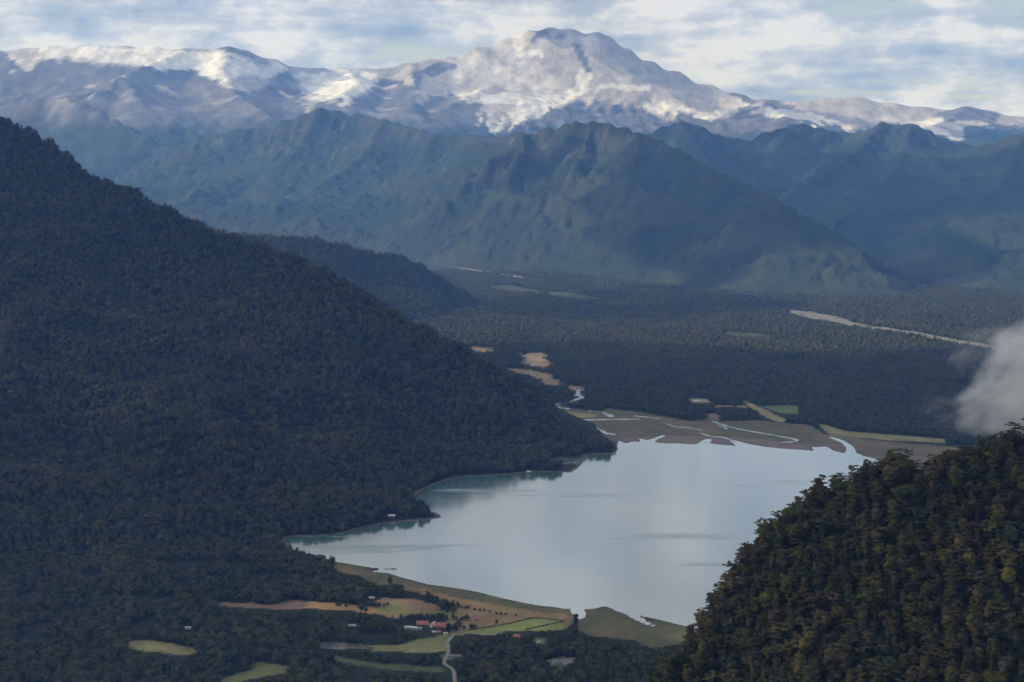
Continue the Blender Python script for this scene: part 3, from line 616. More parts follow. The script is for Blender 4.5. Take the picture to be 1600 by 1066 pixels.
# ------------------------------------------------------------------ trees
def quads(cent, nrm, size, g):
    n = len(cent); r = g.normal(size=(n, 3)); t = np.cross(nrm, r); t /= np.linalg.norm(t, axis=1)[:, None] + 1e-9
    b = np.cross(nrm, t); s = size[:, None]; a = (0.6 + .6 * g.random((n, 1)))
    V = np.stack([cent - t * s - b * s * a * .4, cent + t * s * .3 - b * s * a, cent + t * s + b * s * a * .3, cent - t * s * .2 + b * s * a], 1).reshape(-1, 3)
    return V, np.arange(4 * n).reshape(-1, 4)
def crown_points(kind, g, n_cl):
    """clump centres (unit tree: height 1) and clump radius"""
    C = []; Rr = []
    while len(C) < n_cl:
        h = g.random(); a = g.random() * 6.283; r = math.sqrt(g.random())
        if kind == 'round':   prof = 0.30 * math.sqrt(max(0, 1 - ((h - .52) / .52) ** 2)); lo = .28
        elif kind == 'cone':  prof = 0.23 * (1 - h) ** .8 + .02; lo = .15
        elif kind == 'tall':  prof = 0.17 * math.sqrt(max(0, 1 - ((h - .5) / .54) ** 2)); lo = .25
        elif kind == 'layer':
            h = (math.floor(h * 5) + .5 + g.normal() * .10) / 5; prof = 0.34 * (1.02 - abs(h - .45) * .9) * (0.6 + .5 * math.sin(h * 37)); lo = .40; a = a * .8 + math.floor(h * 5) * 2.1
        else:                 prof = 0.36 * math.sqrt(max(0, 1 - ((h - .35) / .7) ** 2)); lo = .10
        r = 0.35 + .65 * r
        C.append((prof * r * math.cos(a), prof * r * math.sin(a), lo + (1 - lo) * h * .96)); Rr.append((.055 if kind != 'layer' else .05) * (0.7 + .7 * g.random()))
    return np.array(C), np.array(Rr)
def crown_mesh(name, kind, seed, n_cl, per, leaf, height=1.0):
    g = np.random.default_rng(seed); C, Rr = crown_points(kind, g, n_cl)
    skew = g.normal(size=2) * .05; C[:, 0] += skew[0] * C[:, 2]; C[:, 1] += skew[1] * C[:, 2]
    d = g.normal(size=(n_cl, per, 3)); d /= np.linalg.norm(d, axis=2)[..., None]; d[..., 2] = np.abs(d[..., 2]) * .9 - .15
    sq = np.array((1.25, 1.25, .75 if kind == 'layer' else .85))
    cent = (C[:, None] + d * Rr[:, None, None] * sq * (0.7 + .4 * g.random((n_cl, per, 1)))).reshape(-1, 3)
    ax = C.copy(); ax[:, 2] -= .45; ax /= np.linalg.norm(ax, axis=1)[:, None] + 1e-6; nr = (d * .8 + ax[:, None] * .6 + g.normal(size=d.shape) * .22).reshape(-1, 3); nr /= np.linalg.norm(nr, axis=1)[:, None]
    V, F = quads(cent, nr, leaf * (0.6 + .8 * g.random(len(cent))), g)
    import bmesh
    bm = bmesh.new(); bmesh.ops.create_icosphere(bm, subdivisions=2, radius=1.0)      # shaded heart of the crown
    lo, hi = C[:, 2].min(), C[:, 2].max(); bc = np.array([v.co for v in bm.verts])
    rad = np.array([np.percentile(np.hypot(C[:, 0], C[:, 1])[np.abs(C[:, 2] - (lo + hi) / 2 - z_ * (hi - lo) / 2) < .16 * (hi - lo) + .02] if (np.abs(C[:, 2] - (lo + hi) / 2 - z_ * (hi - lo) / 2) < .16 * (hi - lo) + .02).any() else [.03], 60) for z_ in bc[:, 2] * .8])
    hr = np.hypot(bc[:, 0], bc[:, 1])[:, None] + 1e-6
    cv = np.concatenate([bc[:, :2] / hr * (np.minimum(hr * 1.5, 1) * rad[:, None] * .66), (lo + hi) / 2 + bc[:, 2:] * (hi - lo) * .36], 1); cv += g.normal(size=cv.shape) * .012
    cv[:, 0] += 0; cf = np.array([[l.index for l in f.verts] for f in bm.faces]); bm.free()
    if kind != 'layer':
        cf = np.concatenate([cf, cf[:, 2:]], 1) + len(V); tri = cf[:, :3]
        me = bpy.data.meshes.new(name); me.from_pydata(np.vstack([V, cv]).tolist(), [], F.tolist() + tri.tolist()); me.update(); return me
    return raw_mesh(name, V * height, F)
def trunk_mesh(name, kind, seed, limbs=5, top=.8, r0=.018):
    g = np.random.default_rng(seed + 50); V = []; F = []
    def tube(p, q, ra, rb):
        p, q = np.array(p, float), np.array(q, float); d = (q - p) / np.linalg.norm(q - p)
        u = np.cross(d, (0.3, .9, .1)); u /= np.linalg.norm(u); w = np.cross(d, u); b = len(V); n = 5
        for c, r in ((p, ra), (q, rb)):
            for k in range(n): t = k * 6.283 / n; V.append(c + u * r * math.cos(t) + w * r * math.sin(t))
        for k in range(n): F.append((b + k, b + (k + 1) % n, b + n + (k + 1) % n, b + n + k))
    p = np.array((0, 0, -.06)); r = r0
    for i in range(4):
        q = p + np.array((g.normal() * .012, g.normal() * .012, (top + .06) / 4)); tube(p, q, r, r * .72); r *= .72
        if i:
            for k in range(limbs // 2):
                a = g.random() * 6.283; L = .10 + .12 * g.random()
                tube(q, q + np.array((math.cos(a) * L, math.sin(a) * L, L * .7)), r * .6, r * .2)
        p = q
    return raw_mesh(name, np.array(V), np.array(F), True)

KINDS = ['round', 'cone', 'tall', 'layer', 'tall', 'bush', 'tall', 'round', 'layer', 'cone']
near_crowns = [crown_mesh('crown', k, 11 + i, 46 if k != 'bush' else 40, 34, .021) for i, k in enumerate(KINDS)]
near_trunks = [trunk_mesh('trunk', k, 11 + i) for i, k in enumerate(KINDS)]
for m in near_crowns: m.materials.append(M['leaf_near'])
for m in near_trunks: m.materials.append(M['bark'])
far_crowns = [crown_mesh('crown', k, 80 + i, 24, 16, .042) for i, k in enumerate(['round', 'round', 'tall', 'cone', 'bush', 'round'])]
for m in far_crowns: m.materials.append(M['leaf_far'])
far_coll = bpy.data.collections.new('forest_tree_kinds'); near_coll = bpy.data.collections.new('slope_tree_kinds')
for i, m in enumerate(far_crowns):
    far_coll.objects.link(bpy.data.objects.new(f'forest_tree_{i}', m))
for i, m in enumerate(near_crowns):
    near_coll.objects.link(bpy.data.objects.new(f'slope_tree_{i}', m))

def forest(name, P, scale, width, idx, coll, label, cat='forest'):
    me = bpy.data.meshes.new(name); n = len(P)
    me.vertices.add(n); me.vertices.foreach_set('co', np.asarray(P, np.float32).ravel())
    a = me.attributes.new('size', 'FLOAT_VECTOR', 'POINT'); sv_ = np.stack([scale * width, scale * width, scale], 1)
    a.data.foreach_set('vector', sv_.astype(np.float32).ravel())
    a = me.attributes.new('turn', 'FLOAT_VECTOR', 'POINT'); rv_ = np.zeros((n, 3), np.float32); rv_[:, 2] = rng.random(n) * 6.283; rv_[:, 0] = rng.normal(size=n) * .06; rv_[:, 1] = rng.normal(size=n) * .06
    a.data.foreach_set('vector', rv_.ravel())
    a = me.attributes.new('kind', 'INT', 'POINT'); a.data.foreach_set('value', idx.astype(np.int32))
    o = link(name, me); ng = bpy.data.node_groups.new(name, 'GeometryNodeTree')
    ng.interface.new_socket('Geometry', in_out='INPUT', socket_type='NodeSocketGeometry'); ng.interface.new_socket('Geometry', in_out='OUTPUT', socket_type='NodeSocketGeometry')
    N = ng.nodes; L = ng.links
    i_ = N.new('NodeGroupInput'); o_ = N.new('NodeGroupOutput'); ip = N.new('GeometryNodeInstanceOnPoints'); ci = N.new('GeometryNodeCollectionInfo')
    ci.inputs['Collection'].default_value = coll; ci.inputs['Separate Children'].default_value = True; ci.inputs['Reset Children'].default_value = True
    def named(nm, t):
        k = N.new('GeometryNodeInputNamedAttribute'); k.data_type = t; k.inputs['Name'].default_value = nm; return k.outputs['Attribute']
    L.new(i_.outputs[0], ip.inputs['Points']); L.new(ci.outputs[0], ip.inputs['Instance']); ip.inputs['Pick Instance'].default_value = True
    L.new(named('kind', 'INT'), ip.inputs['Instance Index']); L.new(named('turn', 'FLOAT_VECTOR'), ip.inputs['Rotation']); L.new(named('size', 'FLOAT_VECTOR'), ip.inputs['Scale'])
    L.new(ip.outputs[0], o_.inputs[0])
    md = o.modifiers.new('trees', 'NODES'); md.node_group = ng
    return tag(o, label, cat, kind='stuff')

def in_any(polys, X, Y):
    r = np.zeros(X.shape, bool)
    for p in polys:
        p = np.array(p, float); lo = p.min(0); hi = p.max(0)
        m = (X > lo[0]) & (X < hi[0]) & (Y > lo[1]) & (Y < hi[1])
        if m.any():
            i = np.where(m)[0]; r[i] |= inside(p, X[i], Y[i])
    return r
def jitter(x0, x1, y0, y1, s):
    X, Y = np.meshgrid(np.arange(x0, x1, s), np.arange(y0, y1, s)); X = X.ravel(); Y = Y.ravel()
    return X + (rng.random(len(X)) - .5) * s * .95, Y + (rng.random(len(Y)) - .5) * s * .95
line_polys = [np.array([gnd(x, y, 2) for x, y in ln]) for ln, w in STREAMS.values()]
line_w = [w for ln, w in STREAMS.values()]

def place(X, Y, hfun, hmin, hmax, lake_gap=4, clear=True):
    m = np.abs(X) < Y * 0.385 + 60; X, Y = X[m], Y[m]
    z = hfun(X, Y); ok = z > -3
    gz, s = ground_z(X, Y); ok &= s > lake_gap
    z = np.maximum(z, gz); H = hmin + (hmax - hmin) * rng.random(len(X)) ** 1.3
    if clear:
        bx, by = project(X, Y, z)
        for f in (0.0, .35, .7, .95):
            tx, ty = project(X, Y, z + H * f); ok &= ~in_any(CLEAR, tx, ty)
        for L_, w in zip(line_polys, line_w):
            near = ok.copy(); i = np.where(near)[0]
            if len(i): 
                d = dseg(L_, X[i], Y[i] , False); ok[i[d < w * .5 + 4]] = False
                d = dseg(L_, X[i], Y[i] + H[i] * Y[i] / CAMZ * .7, False); ok[i[d < w * .5]] = False
        d = dseg(np.array([gnd(x, y, 2) for x, y in TRACK]), X, Y + H * 2, False); ok &= d > 9
        d = dseg(np.array([gnd(x, y, 2) for x, y in TRACK]), X, Y, False); ok &= d > 7
    return X[ok], Y[ok], z[ok], H[ok]
def add_forest(name, parts, wlo, whi, coll, nk, label, kinds=None):
    X = np.concatenate([p[0] for p in parts]); Y = np.concatenate([p[1] for p in parts]); Z = np.concatenate([p[2] for p in parts]); H = np.concatenate([p[3] for p in parts])
    n = len(X); w = wlo + (whi - wlo) * rng.random(n)
    return forest(name, np.stack([X, Y, Z - H * .06], 1), H, w, rng.integers(0, nk, n), coll, label)

flat = lambda x, y: np.zeros_like(x)
lhill = lambda x, y: np.where(g1.sample(x, y) > 1.0, g1.sample(x, y), -50)
notl = lambda x, y: np.where(g1.sample(x, y) > 1.0, -50, 0.0)
X, Y = jitter(-1750, 320, 1950, 4600, 9.6); pl = place(X, Y, lhill, 9, 22, 5)
add_forest('hill_forest', [pl], .95, 1.6, far_coll, 6, 'dark dense forest covering the steep hillside above the lake')
X, Y = jitter(-1000, 700, 1560, 2500, 7.0); dens = fbm(X / 60, Y / 60, 3) > .30; X, Y = X[dens], Y[dens]
pn = place(X, Y, notl, 5, 17, 9)
X, Y = jitter(-1000, 700, 1560, 2450, 4.6); ps = place(X, Y, notl, 1.2, 3.6, 9)
add_forest('valley_scrub', [ps], 1.2, 2.0, far_coll, 6, 'low scrub between the woods and fields around the farm')
add_forest('valley_wood', [pn], 1.0, 1.6, far_coll, 6, 'dark mixed woodland on the flat ground around the farm')
X, Y = jitter(-700, 1900, 3200, 4700, 10.5); v1 = place(X, Y, notl, 9, 16, 9)
nots = lambda x, y: np.where(g2.sample(x, y) > 1.0, -50, notl(x, y))
n3 = lambda x, y: np.where(g3.sample(x, y) > 1.5, -50, nots(x, y))
X, Y = jitter(-900, 3000, 4700, 8200, 17); v2 = place(X, Y, n3, 11, 19)
add_forest('valley_forest', [v1, v2], 1.1, 1.7, far_coll, 6, 'wide grey-green forest filling the valley floor beyond the lake')
X, Y = jitter(-2200, 200, 5000, 7400, 14); v3 = place(X, Y, lambda x, y: np.where(g2.sample(x, y) > 1.0, g2.sample(x, y), -50), 10, 17, clear=False)
add_forest('ridge_forest', [v3], 1.1, 1.6, far_coll, 6, 'bluish forest on the low ridge behind the dark hillside')

# right spur: the trees one can pick apart are single things, the rest is one mass
X, Y = jitter(-110, 1100, 560, 1250, 7.0)
z = g5.sample(X, Y); m = (z > 0); X, Y, z = X[m], Y[m], z[m]
H = 9 + 9 * rng.random(len(X)) ** 1.3
tx, ty = project(X, Y, z + H * .6)
m = (tx > 900) & (tx < 2150) & (ty > 420) & (ty < 1190); X, Y, z, H, tx, ty = [a[m] for a in (X, Y, z, H, tx, ty)]
crest_y = np.interp(X, S[:, 0], S[:, 1]); front = Y < crest_y + 40
X, Y, z, H, tx, ty, crest_y = [a[front] for a in (X, Y, z, H, tx, ty, crest_y)]
K = rng.integers(0, len(KINDS), len(X)); edge_t = np.abs(Y - crest_y) < 14
K = np.where(edge_t & (rng.random(len(X)) < .45), np.where(rng.random(len(X)) < .5, 3, 8), K)
H = np.where(edge_t, H * 0.95, H)
inframe = (tx > 985) & (tx < 1600) & (ty < 1066)
score = np.where(inframe, H / Y + edge_t * .006, -1); order = np.argsort(-score); single = np.zeros(len(X), bool); single[order[:300]] = True; single &= inframe
desc = {'round': 'round-crowned tree', 'cone': 'pointed tree', 'tall': 'tall narrow tree', 'layer': 'tier-branched tree', 'bush': 'low bushy tree'}
tone = fbm(X / 40 + 2, Y / 40, 3); cn = ['dark green', 'brownish', 'olive', 'yellow-olive', 'grey-green']
for x, y, zz, h, k, e, tn in zip(X[single], Y[single], z[single], H[single], K[single], edge_t[single], tone[single]):
    t = link('tree', None, None, None, (x, y, zz - .3), rng.random() * 6.283); kd = KINDS[k]
    wd = 1.0 + .4 * rng.random() if kd != 'layer' else 1.3; t.scale = (h * wd, h * wd, h); t.rotation_euler[0] = rng.normal() * .05; t.rotation_euler[1] = rng.normal() * .05
    c_ = cn[int(np.clip((tn - .25) / .5 * 3 + rng.random() * 2.4 - .2, 0, 4.9))]
    cr = link('crown', near_crowns[k], None, t); link('trunk', near_trunks[k], None, t)
    cr.material_slots[0].link = 'OBJECT'; cr.material_slots[0].material = M['near ' + c_]
    big = 'big ' if h > 14 else 'small ' if h < 10.5 else ''
    w_ = big + c_ + ' ' + desc[kd] + (' on the outer rim of the dark near spur' if e else ' packed into the face of the dark near spur')
    tag(t, w_, 'tree', w_)
r = ~single; n = r.sum()
forest('spur_forest', np.stack([X[r], Y[r], z[r] - .4], 1), H[r], 1.0 + .4 * rng.random(n), K[r], near_coll, 'olive and brown undergrowth and trees filling in the near spur')
X2, Y2 = jitter(-110, 1100, 560, 1250, 4.4); z2 = g5.sample(X2, Y2); tx, ty = project(X2, Y2, z2)
m = (z2 > 0) & (tx > 900) & (tx < 2150) & (ty > 420) & (ty < 1190) & (Y2 < np.interp(X2, S[:, 0], S[:, 1]) + 15); X2, Y2, z2 = X2[m], Y2[m], z2[m]
forest('spur_undergrowth', np.stack([X2, Y2, z2 - .6], 1), 3 + 3.5 * rng.random(len(X2)), 1.3 + .5 * rng.random(len(X2)), np.full(len(X2), 5), near_coll, 'low dark shrubs between the trees of the near spur', 'undergrowth')
for (px_, py_, Yd, h) in [(1452, 870, 925, 11), (1300, 905, 895, 9), (1500, 770, 960, 12), (1392, 985, 880, 10), (1545, 950, 905, 11)]:
    a = ray(px_, py_)[0]; x = a * Yd; zz = float(g5.sample(np.array([x]), np.array([Yd]))[0])
    o = link('dead_tree', trunk_mesh('dead_tree', 'snag', int(px_), 8, 1.0, .014), M['snag'], None, (x, Yd, zz)); o.scale = (h * 1.35,) * 3
    tag(o, 'bare grey dead trunk standing among the spur trees', 'tree', 'dead trees on the near spur')

# lone trees and bushes round the farm
farm_crowns = [near_crowns[i].copy() for i in (0, 4, 5, 2)]
for m in farm_crowns: m.materials.clear(); m.materials.append(M['leaf_far'])
def farm_tree(px_, py_, h, kind, label, group=None, w=1.25):
    x, y = gnd(px_, py_, 2.5); t = link('tree', None, None, None, (x, y, gz1(x, y) - .2), random.random() * 6.28)
    t.scale = (h * w, h * w, h); link('crown', farm_crowns[kind], None, t); link('trunk', near_trunks[(0, 4, 5, 2)[kind]], None, t)
    tag(t, label, 'tree', group)
farm_tree(606, 947, 7, 0, 'small round tree alone at the corner of the olive field')
farm_tree(609, 914, 15, 3, 'tall dark tree rising above the shore treeline near the jetty')
farm_tree(776, 973, 6, 2, 'single bush at the upper hedge of the bright green field')
farm_tree(717, 974, 7, 0, 'small tree on the meadow between red-roofed lodge and cottage')
farm_tree(725, 984, 8, 3, 'narrow dark tree at the corner of the green field')
for i, (a, b, h) in enumerate([(736, 980, 7), (741, 981, 7)]): farm_tree(a, b, h, 2, 'round bush of a close pair on the pasture above the green field', 'pair of bushes by the green field', 1.5)
for a, b, h in [(699, 957, 5), (707, 957, 6), (708, 966, 8), (713, 968, 6), (724, 968, 7), (730, 967, 8), (721, 968, 6)]: farm_tree(a, b, h, 2, 'dark bush in the scattered group beside the small red-roofed cottage', 'bushes beside the cottage', 1.4)
for a, b, h in [(720, 948, 4), (726, 949, 4), (731, 949, 5), (742, 952, 4), (750, 953, 4), (757, 953, 4), (765, 955, 3.5), (776, 958, 4), (783, 959, 4), (790, 959, 3.5), (806, 961, 3.5)]: farm_tree(a, b, h, 2, 'low shrub in the broken row across the brown lakeside meadow', 'shrub row on the lakeside meadow', 1.7)
for i in range(13): farm_tree(627 + i * 5.6 + random.random() * 3, 969 - i * .18 + random.random() * 2 + (2 if i < 2 else 0), 8 + 4 * random.random(), i % 3, 'leafy tree in the dark row behind the red-roofed lodge', 'trees behind the lodge', 1.3)
for i in range(9): farm_tree(698 + (i % 5) * 5 + random.random() * 2, 982 + (i // 5) * 4, 8 + 4 * random.random(), i % 4, 'dark tree in the clump at the lodge end wall', 'trees at the lodge end', 1.2)
for i in range(14): farm_tree(664 + i * 3.9 + random.random() * 2, 931 + i * 1.45 + random.random() * 3 + (5 if i % 3 == 0 else 0), 8 + 4 * random.random(), i % 4, 'dark tree in the tapering line between ploughed field and shore meadow', 'trees in the tapering shore line', 1.3)
for a, b, h in [(526, 947, 6), (531, 948, 7), (541, 949, 7), (570, 946, 7), (577, 947, 8), (584, 947, 7), (593, 948, 7), (600, 948, 6), (565, 955, 12), (572, 956, 9)]: farm_tree(a, b, h, 0, 'dark tree on the edge between orange and olive fields', 'trees between the orange and olive fields', 1.5)

# hedges: one leafy strip each
def hedge(line, h, label):
    L_ = smooth_line([gnd(x, y, 2.5) for x, y in line], 30); g = np.random.default_rng(len(L_)); cen = []
    for p in L_:
        for k in range(5): cen.append((p[0] + g.normal() * .5, p[1] + g.normal() * .5, gz1(*p) + h * g.random()))
    cen = np.array(cen); nr = g.normal(size=cen.shape); nr /= np.linalg.norm(nr, axis=1)[:, None]
    V, F = quads(cen, nr, .5 + .4 * g.random(len(cen)), g)
    tag(link('hedge', raw_mesh('hedge', V, F), M['leaf_far']), label, 'hedge')
hedge([(735, 983), (790, 974), (833, 964)], 1.0, 'thin dark hedge along the upper edge of the green field')
hedge([(822, 982), (850, 976), (881, 969)], 1.0, 'short dark hedge crossing the green field towards the river mouth')
hedge([(833, 964), (880, 968)], .8, 'low hedge closing the lake side of the green field')
hedge([(1286, 676), (1330, 683), (1380, 689), (1440, 694)], 4, 'dark hedge under the yellow field by the delta')

# ------------------------------------------------------------------ buildings
def box(V, F, x0, x1, y0, y1, z0, z1):
    b = len(V); V += [(x0, y0, z0), (x1, y0, z0), (x1, y1, z0), (x0, y1, z0), (x0, y0, z1), (x1, y0, z1), (x1, y1, z1), (x0, y1, z1)]
    F += [(b, b + 3, b + 2, b + 1), (b + 4, b + 5, b + 6, b + 7), (b, b + 1, b + 5, b + 4), (b + 1, b + 2, b + 6, b + 5), (b + 2, b + 3, b + 7, b + 6), (b + 3, b, b + 4, b + 7)]
def part_box(name, mat, parent, *a):
    V, F = [], []; box(V, F, *a); return link(name, raw_mesh(name, V, F), mat, parent)
def house(px_, py_, L_, D_, H_, rise, roof, wall, rot, label, name='house', nwin=3, chimney=True, z=None, cat='house', group=None):
    x, y = gnd(px_, py_, 2.5 if z is None else z); zz = gz1(x, y) if z is None else z
    t = link(name, None, None, None, (x, y, zz), R(rot)); l, d = L_ / 2, D_ / 2
    V = [(-l, -d, -.8), (l, -d, -.8), (l, d, -.8), (-l, d, -.8), (-l, -d, H_), (l, -d, H_), (l, d, H_), (-l, d, H_), (-l, 0, H_ + rise * .96), (l, 0, H_ + rise * .96)]
    me = bpy.data.meshes.new('wall'); me.from_pydata(V, [], [(0, 1, 5, 4), (2, 3, 7, 6), (1, 2, 6, 9, 5), (3, 0, 4, 8, 7), (0, 3, 2, 1)]); me.update(); link('wall', me, M[wall], t)
    ov = .6; k = rise / d; e = H_ - ov * k; th = .22
    V = []
    for dz in (0.03, th):
        V += [(-l - ov, -d - ov, e + dz), (l + ov, -d - ov, e + dz), (-l - ov, 0, H_ + rise + dz), (l + ov, 0, H_ + rise + dz), (-l - ov, d + ov, e + dz), (l + ov, d + ov, e + dz)]
    F = [(0, 2, 3, 1), (2, 4, 5, 3), (6, 7, 9, 8), (8, 9, 11, 10), (0, 1, 7, 6), (5, 4, 10, 11), (1, 3, 9, 7), (3, 5, 11, 9), (2, 0, 6, 8), (4, 2, 8, 10)]
    me = bpy.data.meshes.new('roof'); me.from_pydata(V, [], F); me.update(); rf = link('roof', me, M[roof], t)
    if chimney: part_box('chimney', M['wall_wood'], rf, l * .4, l * .4 + .8, -.4, .4, H_ + rise * .5, H_ + rise + 1.0)
    for i in range(nwin):
        c = -l + L_ * (i + .5) / nwin
        if nwin > 1 and i == nwin // 2: part_box('door', M['door'], t, c - .55, c + .55, -d - .06, -d + .05, 0, 2.1)
        else:
            w = part_box('window', M['wall_white'], t, c - .8, c + .8, -d - .07, -d + .05, .95, 2.25); part_box('pane', M['glass'], w, c - .68, c + .68, -d - .10, -d, 1.05, 2.15)
    w = part_box('window', M['wall_white'], t, l - .05, l + .07, -.8, .8, .95, 2.25); part_box('pane', M['glass'], w, l, l + .10, -.68, .68, 1.05, 2.15)
    return tag(t, label, cat, group)
house(661, 977, 15, 9, 3.6, 3.2, 'roof_red', 'wall_wood', -6, 'long lodge wing with faded red roof, west of the pale gable', 'lodge', 5)
house(688, 980, 18, 9, 3.6, 3.4, 'roof_red', 'wall_wood', -14, 'long lodge wing with red roof beside the end clump of trees', 'lodge', 6)
house(677, 979, 6, 8, 4.6, 2.6, 'roof_white', 'wall_white', 62, 'pale gabled link house between the two red-roofed lodge wings', 'house', 1, False)
house(638, 982, 9, 5, 3.0, 1.0, 'roof_white', 'wall_white', -4, 'low white building with pale flat roof in front of the lodge', 'house', 4, False)
house(648, 983, 7, 5, 3.2, 1.1, 'roof_white', 'wall_white', -10, 'blocky cream annex beside the low white building', 'house', 3, False)
house(656, 983, 5, 4, 2.6, .8, 'roof_grey', 'wall_white', -8, 'small grey-roofed white shed at the end of the cream annex', 'shed', 2, False, cat='shed')
house(685, 989, 6, 4.5, 2.5, 1.5, 'roof_red', 'wall_wood', -6, 'small red-roofed hut on the lawn below the lodge', 'house', 2, False)
house(678, 988, 4, 3, 2.0, .8, 'roof_white', 'wall_white', -6, 'tiny white shed left of the small red-roofed hut', 'shed', 1, False, cat='shed')
house(696, 990, 5, 3, 1.8, .7, 'roof_white', 'wall_white', 4, 'low white shelter between red hut and lodge clump', 'shed', 1, False, cat='shed')
house(744, 967, 9, 6, 2.8, 2.2, 'roof_red', 'wall_white', 4, 'white cottage with red roof alone on the brown pasture', 'house', 3)
house(608, 965, 8, 6, 2.6, 2.0, 'roof_red', 'wall_wood', -14, 'red-roofed barn half hidden below the olive field', 'barn', 2, False, cat='barn')
house(550, 980, 10, 6, 2.6, 1.5, 'roof_grey', 'wall_wood', 5, 'grey-roofed cabin alone in the dark scrub woodland', 'house', 3, False)
house(581, 936, 7, 5, 2.6, 1.3, 'roof_white', 'wall_wood', -5, 'pale-roofed shed at the wood edge above the orange field', 'shed', 2, False, cat='shed')
house(808, 996, 8, 6, 3.4, 2.4, 'roof_red', 'wall_wood', -12, 'red-roofed house peeping out of trees below the green field', 'house', 3, False)
house(841, 1004, 4, 3, 2.4, 1.0, 'roof_white', 'wall_white', 8, 'tiny white hut on the small lawn among trees', 'shed', 1, False, cat='shed')
house(294, 983, 7, 4, 2.4, 1.0, 'roof_white', 'wall_white', 0, 'white hut buried in the forest under the big hillside', 'house', 2, False)
house(1087, 629, 14, 8, 4, 2.2, 'roof_white', 'wall_white', 0, 'white shed in the forest beyond the river delta', 'shed', 3, False, cat='shed')
house(899, 627, 6, 5, 2.6, 1.5, 'roof_white', 'wall_white', 10, 'tiny white house on the river bend above the delta', 'house', 2, False)
def hill_house(px_, py_, *a, **k):
    zz = 4.0
    for _ in range(6):
        x, y = gnd(px_, py_, zz); zz = max(1.0, float(g1.sample(np.array([x]), np.array([y]))[0]))
    return house(px_, py_, *a, z=zz, **k)
hill_house(612, 808, 11, 7, 2.8, 1.6, 'roof_white', 'wall_wood', 5, 'pale-roofed house on the wooded point reaching into the lake', nwin=3, chimney=False)
hill_house(826, 739, 7, 5, 2.5, 1.2, 'roof_white', 'wall_wood', 0, 'tiny pale boathouse on the stony shore below the hillside', name='boathouse', nwin=2, chimney=False)

# jetty: stone mole with planks, and old piles beyond it
x, y = gnd(580, 890); t = link('jetty', None, None, None, (x, y, 0), R(8))
V, F = [], []; box(V, F, -10.5, 10.5, -2, 2, -2, 1.3); link('mole', raw_mesh('mole', V, F), M['jetty'], t)
for i in range(20): part_box('plank', M['jetty'], t, -10.4 + i * 1.05, -9.45 + i * 1.05, -2.2, 2.2, 1.32, 1.45)
for i in range(6):
    for sgn in (-1, 1): part_box('post', M['jetty'], t, -10 + i * 4 - .15, -10 + i * 4 + .15, sgn * 2.4 - .15, sgn * 2.4 + .15, -2, 2.2)
tag(t, 'dark plank jetty on a stone mole at the grassy shore', 'jetty')
x, y = gnd(610, 889.5); t = link('ruined_pier', None, None, None, (x, y, 0), R(2))
for i in range(9): part_box('pile', M['jetty'], t, -9.5 + i * 2.3, -9.1 + i * 2.3, -.2 + .4 * (i % 2), .2 + .4 * (i % 2), -2, .9 + .8 * ((i * 7) % 3))
part_box('beam', M['jetty'], t, -9.6, 9.4, .25, .55, .35, .7); part_box('platform', M['jetty'], t, 2.0, 6.5, -1, 1.2, .5, .95)
tag(t, 'ruined dark pier piles standing in the lake beyond the jetty', 'pier')

# ------------------------------------------------------------------ low cloud drifting behind the spur
def ico(name, sub):
    import bmesh
    bm = bmesh.new(); bmesh.ops.create_icosphere(bm, subdivisions=sub, radius=1.0); me = bpy.data.meshes.new(name); bm.to_mesh(me); bm.free(); return me
t = NT('cloud_vapour'); t.n.remove(t.b)
pv = t.new('ShaderNodeVolumePrincipled'); pv.inputs['Color'].default_value = (.95, .96, .98, 1); pv.inputs['Anisotropy'].default_value = 0.2
o_ = t.obj(); ln = t.new('ShaderNodeVectorMath'); ln.operation = 'LENGTH'; t.l.new(o_, ln.inputs[0])
n = t.noise(o_, 2.0, 8, .6); f = t.math('SUBTRACT', t.math('SUBTRACT', t.math('MULTIPLY', n, 3.1), 0.92), t.math('MULTIPLY', ln.outputs['Value'], 1.05))
f = t.math('MULTIPLY', t.math('MAXIMUM', f, 0.0), 0.07); t.l.new(f, pv.inputs['Density']); t.l.new(pv.outputs[0], t.out.inputs['Volume'])
c = link('cloud', ico('cloud', 3), t.m, None, at(1625, 580, 1650)); c.scale = (150, 100, 95); c.rotation_euler = (0, R(-28), 0)
tag(c, 'ragged white scrap of low cloud drifting behind the near spur', 'cloud', kind='stuff')

# unseen cloud layer, added to shade the lake end and pass sun farther off
cx = np.arange(-40000, 40001, 190.0); cyy = np.arange(-40000, 19501, 190.0); CX, CY = np.meshgrid(cx, cyy)
nz = fbm(CX / 1500 + 11, CY / 1500 + 5, 5, .58)
thr = 0.535
off = sd * ((3000) / sd.z)
shade = np.clip(((off.y + 5900) - CY) / 1700, 0, 1)
val = nz - thr + 0.255 * shade - 0.03 * np.clip((CY - 9500) / 3000, 0, 1)
ed = np.minimum(np.minimum(CX - cx[0], cx[-1] - CX), np.minimum(CY - cyy[0], cyy[-1] - CY)); val = np.where(ed < 400, np.minimum(val, -.02), val)
thick = np.clip(val, 0, .12) * 3600 * (0.8 + .4 * fbm(CX / 500, CY / 500, 3))
top, used = grid_mesh('t', CX, CY, 2950 + thick, val > 0)
H_, W__ = CX.shape; idx = np.arange(H_ * W__).reshape(H_, W__)
Fq = np.stack([idx[:-1, :-1], idx[:-1, 1:], idx[1:, 1:], idx[1:, :-1]], -1).reshape(-1, 4)
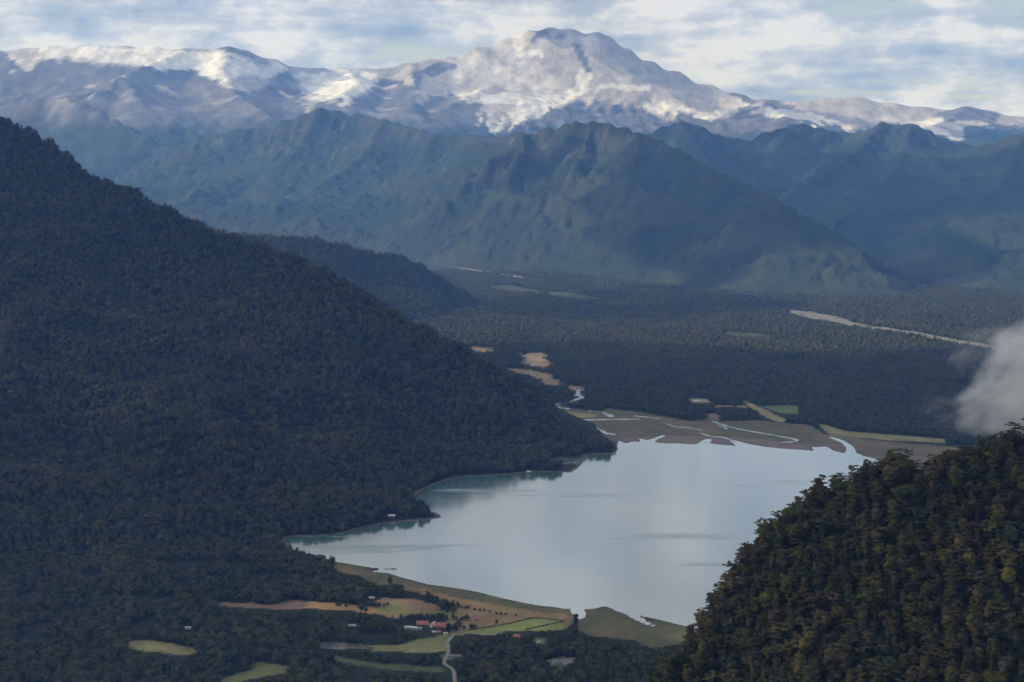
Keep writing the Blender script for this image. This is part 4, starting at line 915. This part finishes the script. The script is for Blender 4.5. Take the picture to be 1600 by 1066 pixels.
kq = (val[:-1, :-1] > 0) & (val[:-1, 1:] > 0) & (val[1:, 1:] > 0) & (val[1:, :-1] > 0); Fq = Fq[kq.ravel()]
Vt = np.stack([CX, CY, 2950 + thick], -1).reshape(-1, 3); Vb = np.stack([CX, CY, 2930 - thick * .25], -1).reshape(-1, 3)
Va = np.vstack([Vt, Vb]); Fa = np.vstack([Fq, Fq[:, ::-1] + len(Vt)])
us = np.zeros(len(Va), bool); us[Fa.ravel()] = True; mp_ = np.cumsum(us) - 1
me = raw_mesh('shade_cloud_layer', Va[us], mp_[Fa], True)
dk = np.clip(val / .24, 0, 1).ravel(); dk = np.concatenate([dk, dk])[us]; add_color(me, np.repeat(dk[:, None], 3, 1), 'depth')   # thicker cloud lets less light through
t = NT('shade_cloud_body'); t.n.remove(t.b); tr = t.new('ShaderNodeBsdfTranslucent'); tr.inputs[0].default_value = (.66, .67, .68, 1); tp = t.new('ShaderNodeBsdfTransparent'); mx = t.new('ShaderNodeMixShader'); dp = t.attr('depth'); t.put(mx.inputs[0], t.ramp(dp, [(0, (.5,) * 3), (1, (.70,) * 3)])); t.put(tr.inputs[0], t.mix(dp, (.82, .82, .82), (.34, .34, .345))); t.l.new(tp.outputs[0], mx.inputs[1]); t.l.new(tr.outputs[0], mx.inputs[2]); t.l.new(mx.outputs[0], t.out.inputs[0])
tag(link('shade_cloud_layer', me, t.m), 'unseen broken cloud layer added above the valley to shade its near end', 'cloud', kind='stuff')

# ------------------------------------------------------------------ haze
V, F = [], []; box(V, F, -45000, 45000, -3000, 26000, -12, 2700)
hm = raw_mesh('haze', V, F)
t = NT('blue_haze'); t.n.remove(t.b); pv = t.new('ShaderNodeVolumePrincipled')
pv.inputs['Color'].default_value = HAZE_COLOR; pv.inputs['Absorption Color'].default_value = (1, 1, 1, 1)
pv.inputs['Density'].default_value = HAZE_DENSITY; pv.inputs['Anisotropy'].default_value = 0.0
t.l.new(pv.outputs[0], t.out.inputs['Volume'])
tag(link('haze', hm, t.m), 'thin blue haze filling the valley air', 'haze', kind='stuff')
